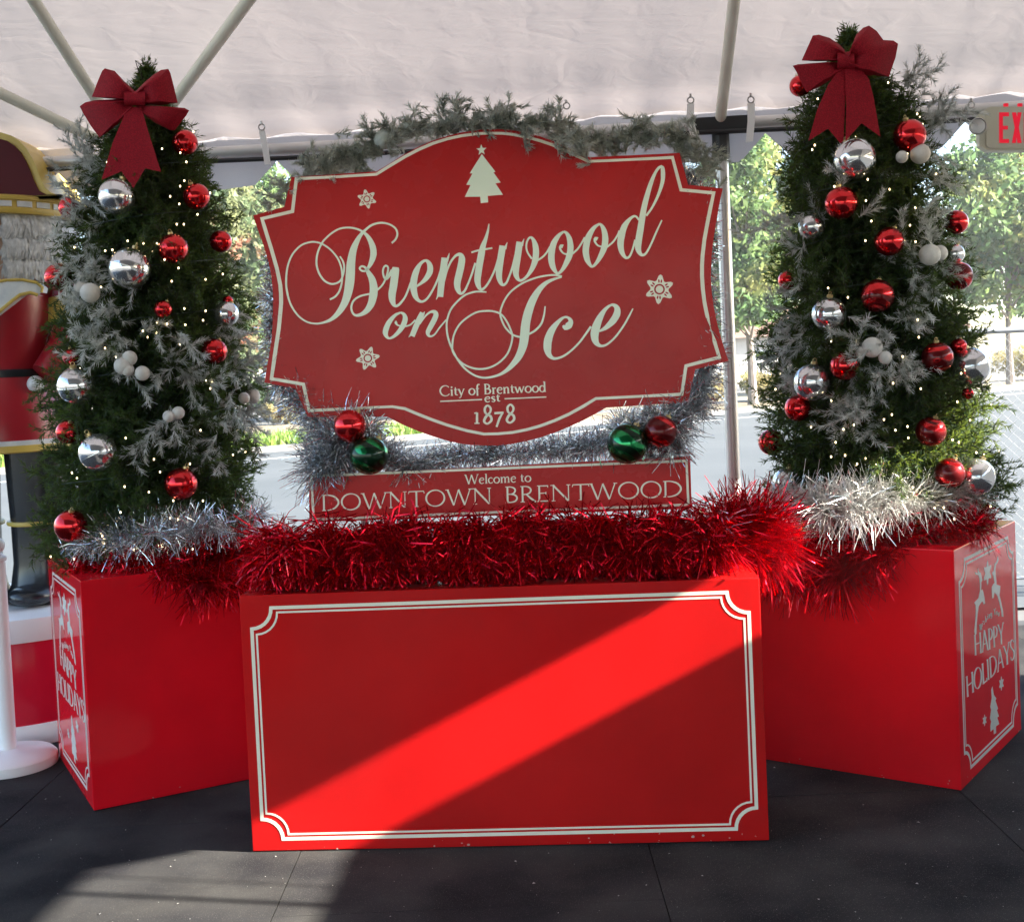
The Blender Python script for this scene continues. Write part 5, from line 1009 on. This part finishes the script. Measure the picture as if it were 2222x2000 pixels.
tinsel('tinsel_garland', 'silver tinsel framing the back of the sign and filling the gap above the name board',
  [[(PSb(538, 500, .06), .45), (PSb(540, 590, .06), .6), (PSb(545, 680, .06), .6), (PSb(560, 750, .06), .6), (PSb(600, 790, .05), .9), (PSb(630, 840, .05), 1.1), (PSb(650, 900, .05), 1.25), (PSb(640, 950, .06), 1.1)],
   [(PSb(620, 940, .05), 1.2), (PSb(660, 900, .03), 1.15), (PSb(700, 870, .03), 1.), (PSb(745, 880, .05), .7), (PSb(790, 925, .05), .8), (PSb(850, 915, .05), .65), (PSb(920, 900, .05), .6), (PSb(1000, 895, .05), .6), (PSb(1080, 890, .05), .62), (PSb(1150, 880, .05), .7), (PSb(1210, 870, .04), .9), (PSb(1280, 845, .03), 1.05), (PSb(1330, 830, .03), 1.1), (PSb(1370, 800, .05), 1.), (PSb(1390, 740, .06), .8), (PSb(1405, 690, .06), .55), (PSb(1400, 600, .06), .5), (PSb(1395, 520, .06), .5), (PSb(1400, 430, .06), .45), (PSb(1380, 385, .06), .45), (PSb(1350, 330, .05), .45)],
   [(PSb(690, 830, -.03), .8), (PSb(740, 850, -.02), .7)], [(PSb(1220, 850, .0), .8), (PSb(1320, 850, -.0), .9), (PSb(1330, 900, .02), .9)], [(PSb(650, 860, .04), 1.1), (PSb(690, 930, .03), .9)]], 2600, .105, .0032, M_ts, 57, None, 'tinsel garlands')
# flocked pine over the top edge of the sign
top = [(600, 338, .02, .5), (625, 334, .03, .7), (650, 324, .03, .9), (670, 318, .03, 1.), (695, 314, .03, 1.1), (718, 304, .03, 1.), (740, 292, .03, 1.), (780, 268, .03, .9), (820, 252, .03, 1.), (855, 250, .02, .9), (885, 246, .02, .9), (915, 244, .02, .9), (950, 246, .02, .7), (980, 246, .02, .8), (1010, 240, .03, .9), (1040, 250, -.02, 1.1), (1080, 240, .02, 1.1), (1110, 258, .02, 1.), (1135, 285, -.02, 1.), (1180, 285, .03, .9), (1220, 280, .03, 1.), (1270, 275, .03, 1.), (1320, 270, .04, .9), (1360, 290, .05, .8), (1390, 310, .06, .6), (1415, 318, .07, .4), (570, 372, .04, .4), (545, 390, .05, .35)]
sp = []
for xd, yd, off, k in top:
    for dx, dz in ((-.9, .12), (.9, .12), (.1, .5)): sp.append((PSb(xd, yd, off), np.array([dx, -.15, dz]), max(1, round(2.2 * k)), .025))
flocked('pine_garland', 'frosted grey-green pine garland draped along the top edge of the sign', 'garland', sp, 61, M_flock2, [(PSb(757, 276, .03), .036), (PSb(806, 256, .04), .034), (PSb(1006, 236, .04), .032)], None, .072, 760, .026, .0036, dens=2.2, bm_=mat('sage_frosted_berry', (.34, .37, .32), .9, col2=(.44, .46, .42), vscale=40, bump=1., bscale=150))
# ================================================================== GIANT NUTCRACKER ON ITS DRUM
nc = np.array([-2.60, 6.32, 0]); ncr = thing('nutcracker_statue', 'giant nutcracker soldier in a red coat and maroon hat, cut off by the left edge', 'statue', (nc[0], nc[1], .6))
M_coat = mat('nutcracker_red', (.33, .012, .022), .28, col2=(.26, .008, .016), vscale=3); M_maroon = mat('nutcracker_maroon', (.085, .012, .016), .6, 0, .15, col2=(.07, .009, .012), vscale=3)
M_gold = mat('nutcracker_yellow', (.58, .42, .09), .4, col2=(.50, .35, .07), vscale=8); M_boot = mat('nutcracker_black', (.016, .018, .022), .22, col2=(.024, .026, .03), vscale=4); M_face = mat('nutcracker_skin', (.55, .36, .26), .4)
M_wpnt = mat('nutcracker_white', (.66, .67, .68), .4, col2=(.5, .53, .56), vscale=14); M_fur = mat('grey_fake_fur', (.66, .67, .68), .85, col2=(.36, .37, .38), vscale=34, vcontrast=(.3, .7))
NZ = lambda py, px=60: float(atY(px, py, 6.12)[2]); NX = lambda px, py: float(atY(px, py, 6.12)[0])
c2 = (nc[0], nc[1], 0)
dr = thing('drum_pedestal', 'round red stand with white rims under the giant nutcracker', 'pedestal', (nc[0], nc[1] + .02, 0)); cd = (nc[0], nc[1] + .02, 0)
M_drum = red_paint('drum_red', (.62, .006, .03), .22, wear=False)
for nm, m_, z0, z1, rr_ in (('drum', M_drum, .09, .50, .612), ('rim', M_wplast, .49, .600, .622), ('rim', M_wplast, .0, .10, .622)):
    m = MB(); m.lathe([(.001, z0), (rr_, z0), (rr_ + .002, z0 + .004), (rr_ + .002, z1 - .004), (rr_, z1), (.001, z1)], cd, 72); m.build(nm, m_, dr, True)
for s in (-1, 1):                                        # boots with a yellow ring
    m = MB(); lx = nc[0] + s * .185
    m.lathe([(.001, .602), (.19, .602), (.195, .63), (.165, .69), (.148, .80), (.150, 1.0), (.158, 1.2), (.165, 1.42), (.001, 1.42)], (lx, nc[1], 0), 36)
    m.sphere((lx, nc[1] - .16, .655), .12, 20, 12, (1., 1.25, .45)); m.build('boot', M_boot, ncr, True)
    m = MB(); z = NZ(1140); m.lathe([(.150, z - .012), (.166, z - .010), (.170, z), (.166, z + .010), (.150, z + .012)], (lx, nc[1], 0), 36); m.build('boot_trim', M_gold, ncr, True)
zh0, zh1 = NZ(980), NZ(956)
m = MB(); m.lathe([(.001, zh1), (.375, zh1), (.372, zh1 + .08), (.345, zh1 + .2), (.30, NZ(815) - .0), (.001, NZ(815))], c2, 48); m.build('coat_skirt', M_coat, ncr, True)
m = MB(); m.lathe([(.001, zh1 - .018), (.384, zh1 - .018), (.386, zh1 + .004), (.376, zh1 + .006)], c2, 48); m.build('hem', M_wpnt, ncr, True)
m = MB(); m.lathe([(.001, zh0), (.380, zh0), (.388, zh0 + .006), (.388, zh1 - .018), (.36, zh1 - .016)], c2, 48); m.build('hem_trim', M_gold, ncr, True)
m = MB(); m.lathe([(.30, NZ(818)), (.306, NZ(816)), (.306, NZ(802)), (.298, NZ(800))], c2, 48); m.build('belt', M_boot, ncr, True)
m = MB(); m.lathe([(.001, NZ(802)), (.292, NZ(802)), (.31, NZ(740)), (.345, NZ(660)), (.335, NZ(622)), (.25, NZ(604)), (.001, NZ(602))], c2, 48); m.build('torso', M_coat, ncr, True)
for s in (-1, 1):
    m = MB(); ax = nc[0] + s * .40; m.tube([(ax, nc[1], NZ(640)), (ax + s * .025, nc[1] - .02, NZ(700)), (ax - s * .01, nc[1] - .08, NZ(760)), (ax - s * .09, nc[1] - .18, NZ(815))], [.125, .115, .095, .07], 24); m.sphere((ax, nc[1], NZ(642)), .13, 20, 12, (1, 1, .75)); m.build('arm', M_coat, ncr, True)
    m = MB(); m.lathe([(.134, NZ(700)), (.138, NZ(696)), (.138, NZ(648)), (.11, NZ(632)), (.001, NZ(628))], (ax + s * .005, nc[1], 0), 28); m.build('shoulder_cap', M_gold, ncr, True)
    m = MB(); m.sphere((ax - s * .13, nc[1] - .20, NZ(834)), .042, 16, 10); m.build('hand', M_wpnt, ncr, True)
# white lapel sweeping from the chest over the shoulder, edged yellow
lap_t = [(-10, 632), (0, 622), (18, 617), (40, 612), (70, 611), (95, 616), (106, 626), (104, 637)]; lap_b = [(-10, 712), (0, 700), (16, 688), (34, 672), (52, 655), (66, 643), (84, 638), (98, 643)]
for s in (1, -1):
    def Lp(p, dy):
        x, z = NX(*p), NZ(p[1], p[0]); xx = nc[0] + s * (x - nc[0]); return (xx, nc[1] - .345 * max(.25, math.sqrt(max(0, 1 - ((xx - nc[0]) / .55) ** 2))) - dy, z)
    m = MB(); n = 8; m.add([Lp(p, .02) for p in lap_t] + [Lp(p, .02) for p in lap_b] + [Lp(p, -.05) for p in lap_t] + [Lp(p, -.05) for p in lap_b], [(i, i + 1, n + i + 1, n + i) for i in range(n - 1)] + [(i, i + 1, 2 * n + i + 1, 2 * n + i) for i in range(n - 1)] + [(n + i, n + i + 1, 3 * n + i + 1, 3 * n + i) for i in range(n - 1)])
    m.build('lapel', M_wpnt, ncr, True)
    m = MB(); m.tube([Lp(p, .026) for p in lap_b], .0085, 8); m.tube([Lp(p, .022) for p in lap_t], .0075, 8); m.build('lapel_trim', M_gold, ncr, True)
m = MB(); m.lathe([(.001, NZ(606)), (.26, NZ(606)), (.275, NZ(560)), (.275, NZ(470)), (.001, NZ(470))], c2, 40); m.build('head', M_face, ncr, True)
m = MB(); m.sphere((nc[0], nc[1] - .29, NZ(520)), .045, 14, 10); m.build('nose', M_face, ncr, True)
for s in (-1, 1): m = MB(); m.sphere((nc[0] + s * .10, nc[1] - .262, NZ(500)), .035, 14, 10, (1, .4, 1)); m.build('eye', M_boot, ncr, True)
m = MB(); m.box(nc[0] - .12, nc[1] - .295, NZ(562), nc[0] + .12, nc[1] - .25, NZ(540)); m.build('mouth', M_wpnt, ncr)
# three tiers of hanging grey fringe round the head
rng = np.random.default_rng(9); parts = []
for i, (y0, y1) in enumerate(((468, 520), (510, 560), (550, 602))):
    n = 2600; a = rng.uniform(-.3, PI + .3, n) + PI; a = np.where(np.abs(((a - 1.5 * PI + PI) % (2 * PI)) - PI) < .55, a + 1.1, a); r = .40 - .02 * (i == 2) + rng.random(n) * .03
    zt, zb = NZ(y0) + rng.normal(size=n) * .006, NZ(y1) + rng.normal(size=n) * .012
    ca = np.stack([np.cos(a), np.sin(a)], 1); tn = np.stack([-np.sin(a), np.cos(a), 0 * a], 1); t_ = np.concatenate([c2[0] + ca[:, :1] * (r[:, None] - .035), c2[1] + ca[:, 1:] * (r[:, None] - .035), zt[:, None]], 1); md = np.concatenate([c2[0] + ca[:, :1] * (r[:, None] + .012), c2[1] + ca[:, 1:] * (r[:, None] + .012), ((zt + zb) / 2)[:, None]], 1); bt = np.concatenate([c2[0] + ca[:, :1] * r[:, None], c2[1] + ca[:, 1:] * r[:, None], zb[:, None]], 1) + tn * rng.normal(size=(n, 1)) * .02
    w = tn * .005; V = np.stack([t_ - w, t_ + w, md + w, md - w, bt + w * .4, bt - w * .4], 1).reshape(-1, 3); o = np.arange(n)[:, None] * 6; parts.append((V, np.concatenate([o + np.array([[0, 1, 2, 3]]), o + np.array([[3, 2, 4, 5]])])))
nparr('hair', *join(parts), M_fur, ncr)
m = MB(); m.lathe([(.36, NZ(602)), (.37, NZ(470)), (.2, NZ(468))], c2, 40, None, -.35, PI + .35); m.build('hair_backing', M_fur, ncr, True)
# hat band and bicorne hat
zb0, zb1 = NZ(470), NZ(430); m = MB(); m.lathe([(.001, zb0), (.44, zb0), (.446, zb0 + .012), (.446, zb0 + .024), (.436, zb0 + .026), (.436, zb1 - .026), (.446, zb1 - .024), (.446, zb1 - .008), (.43, zb1), (.001, zb1)], c2, 64); m.build('hat_band', M_gold, ncr, True)
for k in range(14):
    a = -PI * (k + .5) / 14; m = MB(); m.lathe([(.437, zb0 + .03), (.4405, zb0 + .032), (.4405, zb1 - .032), (.437, zb1 - .03)], c2, 6, None, a - .085, a + .085); m.build('hat_band_panel', M_wpnt, ncr, True)
hp = [(-40, 290), (-10, 291), (14, 293), (34, 299), (52, 311), (68, 328), (80, 348), (90, 370), (98, 392), (107, 410), (120, 422), (140, 429), (150, 434)]
ho = [(NX(*p) - nc[0], NZ(p[1], p[0])) for p in hp]; ho = [(0, ho[0][1] + .0)] + [q for q in ho if q[0] > .02]; full = [(-x, z) for x, z in ho[::-1]] + ho[1:]; full += [(full[-1][0] - .03, zb1 - .002), (full[0][0] + .03, zb1 - .002)]
Pn = lambda x, z, l: (nc[0] + x, nc[1] - l, z)
m = MB(); slab(m, full, Pn, -.26, .26); m.build('hat_brim', M_gold, ncr)
ins = []
N = len(full) - 2; cx_, cz_ = 0, zb1
for i, (x, z) in enumerate(full[:N]):
    a, b = full[max(0, i - 1)], full[min(N - 1, i + 1)]; dx, dz = b[0] - a[0], b[1] - a[1]; l = math.hypot(dx, dz) + 1e-6; ins.append((x + dz / l * .032, max(zb1 + .001, z - dx / l * .032)))
ins = [q for q in ins]; m = MB(); slab(m, ins, Pn, -.2, .272); m.build('hat_crown', M_maroon, ncr)

# ================================================================== WHITE STANCHION
sb = onfloor(21, 1660); st = thing('stanchion', 'white plastic stanchion post with a ball top on a round base, at the left edge', 'stanchion', sb)
m = MB(); m.lathe([(.001, 0), (.205, 0), (.208, .012), (.205, .040), (.19, .055), (.08, .072), (.045, .078), (.001, .078)], sb, 56); m.build('base', M_wplast, st, True)
m = MB(); m.lathe([(.0345, .07), (.0345, .90), (.030, .93)], sb, 28); m.build('post', M_wplast, st, True)
m = MB(); m.lathe([(.028, .915), (.040, .920), (.040, .935), (.026, .945), (.02, .955)], sb, 28); m.sphere(tuple(sb + np.array([0, 0, .988])), .037, 24, 16); m.build('ball_cap', M_wplast, st, True)

# ================================================================== EXIT SIGN
PE = Plane((0, 5.93, 0), -.10); ex = thing('exit_sign', 'beige emergency exit sign with red letters and a round lamp head, hung from the eave', 'exit sign', PE.px(2200, 285))
M_beige = mat('beige_plastic', (.60, .58, .47), .45, col2=(.56, .54, .43), vscale=6); M_exr = emis('exit_red_lit', (.75, .004, .03), .07); M_lens = mat('clear_lens', (.6, .6, .6), .08, .2, .8, bump=.5, bscale=90)
ze = zoomed(2080, 180, 10.11); pe = lambda x, y, l: PE.px(x, y, l)
W_ = [(440, 690), (640, 550), (720, 525), (3000, 525), (3080, 560), (3080, 1440), (3000, 1490), (640, 1490), (460, 1380)]
m = MB(); slab(m, ze(W_), pe, -.055, 0); m.build('housing', M_beige, ex)
m = MB(); slab(m, ze([(640, 580), (2960, 580), (2960, 1440), (690, 1440), (600, 1380), (600, 620)]), pe, 0, .004); m.build('face_plate', M_beige, ex)
pe2 = lambda x, y, l: PE.px(x, y, l + .004)
for pts in ([(885, 655), (1100, 655), (1100, 740), (965, 740), (965, 950), (1075, 950), (1075, 1030), (965, 1030), (965, 1240), (1100, 1240), (1100, 1325), (885, 1325)], [(1165, 655), (1255, 655), (1275, 760), (1295, 655), (1375, 655), (1315, 985), (1375, 1325), (1285, 1325), (1268, 1200), (1245, 1325), (1165, 1325), (1225, 985)],
            [(1425, 655), (1505, 655), (1505, 1325), (1425, 1325)], [(1560, 655), (1790, 655), (1790, 740), (1715, 740), (1715, 1325), (1635, 1325), (1635, 740), (1560, 740)]):
    m = MB(); poly(m, ze(pts), pe2); m.build('letter', M_exr, ex)
lc = PE.px(*ze([(370, 985)])[0], .03); m = MB(); M4 = Matrix.Translation(lc) @ Matrix.Rotation(-.10, 4, 'Z') @ Matrix.Rotation(PI / 2 + .1, 4, 'X')
m.lathe([(.001, -.04), (.022, -.04), (.036, -.01), (.0385, .012), (.036, .016)], (0, 0, 0), 32, M4); m.build('lamp_head', M_wplast, ex, True)
m = MB(); m.lathe([(.001, .015), (.02, .014), (.033, .012)], (0, 0, 0), 28, M4); m.build('lens', M_lens, ex, True)
m = MB(); m.tube([lc + np.array([.015, .02, .02]), PE.px(*ze([(470, 790)])[0], -.02)], .014, 10); m.build('lamp_arm', M_beige, ex, True)
for x in (1080, 1390):
    m = MB(); p = PE.px(*ze([(x, 500)])[0], -.03); q = PE.px(*ze([(x, 430)])[0], -.03); m.tube([p, q], .012, 8); m.build('hanger', M_exr, ex, True)

# ================================================================== LITTER ON THE RUBBER FLOOR
rng = np.random.default_rng(77); n = 420; xy = np.stack([rng.uniform(-2.6, 2.6, n), rng.uniform(3.2, 5.2, n)], 1); s = .0018 + .005 * rng.random(n) ** 4
V = []
for i in range(n):
    a = rng.random() * 6.28; e = np.array([math.cos(a), math.sin(a)]) * s[i]; f = np.array([-e[1], e[0]]) * (.4 + .5 * rng.random()); z = .0022 + .001 * rng.random(); p = xy[i]
    V += [(*(p - e), z), (*(p + f), z + s[i] * .5), (*(p + e), z), (*(p - f), z + s[i] * .2)]
tag(nparr('floor_litter', np.array(V), np.arange(4 * n).reshape(-1, 4), mat('pale_crumbs', (.35, .34, .32), .8)), kind='stuff')
# ================================================================== thin haze volume, added to veil the far trees like glare
hz = MB(); hz.box(-60, -6, -1.2, 75, 104, 14.5); hb = D.materials.new('glare_haze'); hb.use_nodes = True; _n = hb.node_tree; _n.nodes.remove(_n.nodes['Principled BSDF'])
_v = _n.nodes.new('ShaderNodeVolumePrincipled'); _v.inputs['Color'].default_value = (.92, .95, 1, 1); _v.inputs['Density'].default_value = .0007; _v.inputs['Anisotropy'].default_value = .2
_n.links.new(_v.outputs[0], _n.nodes['Material Output'].inputs['Volume']); tag(hz.build('added_haze', hb), kind='stuff')
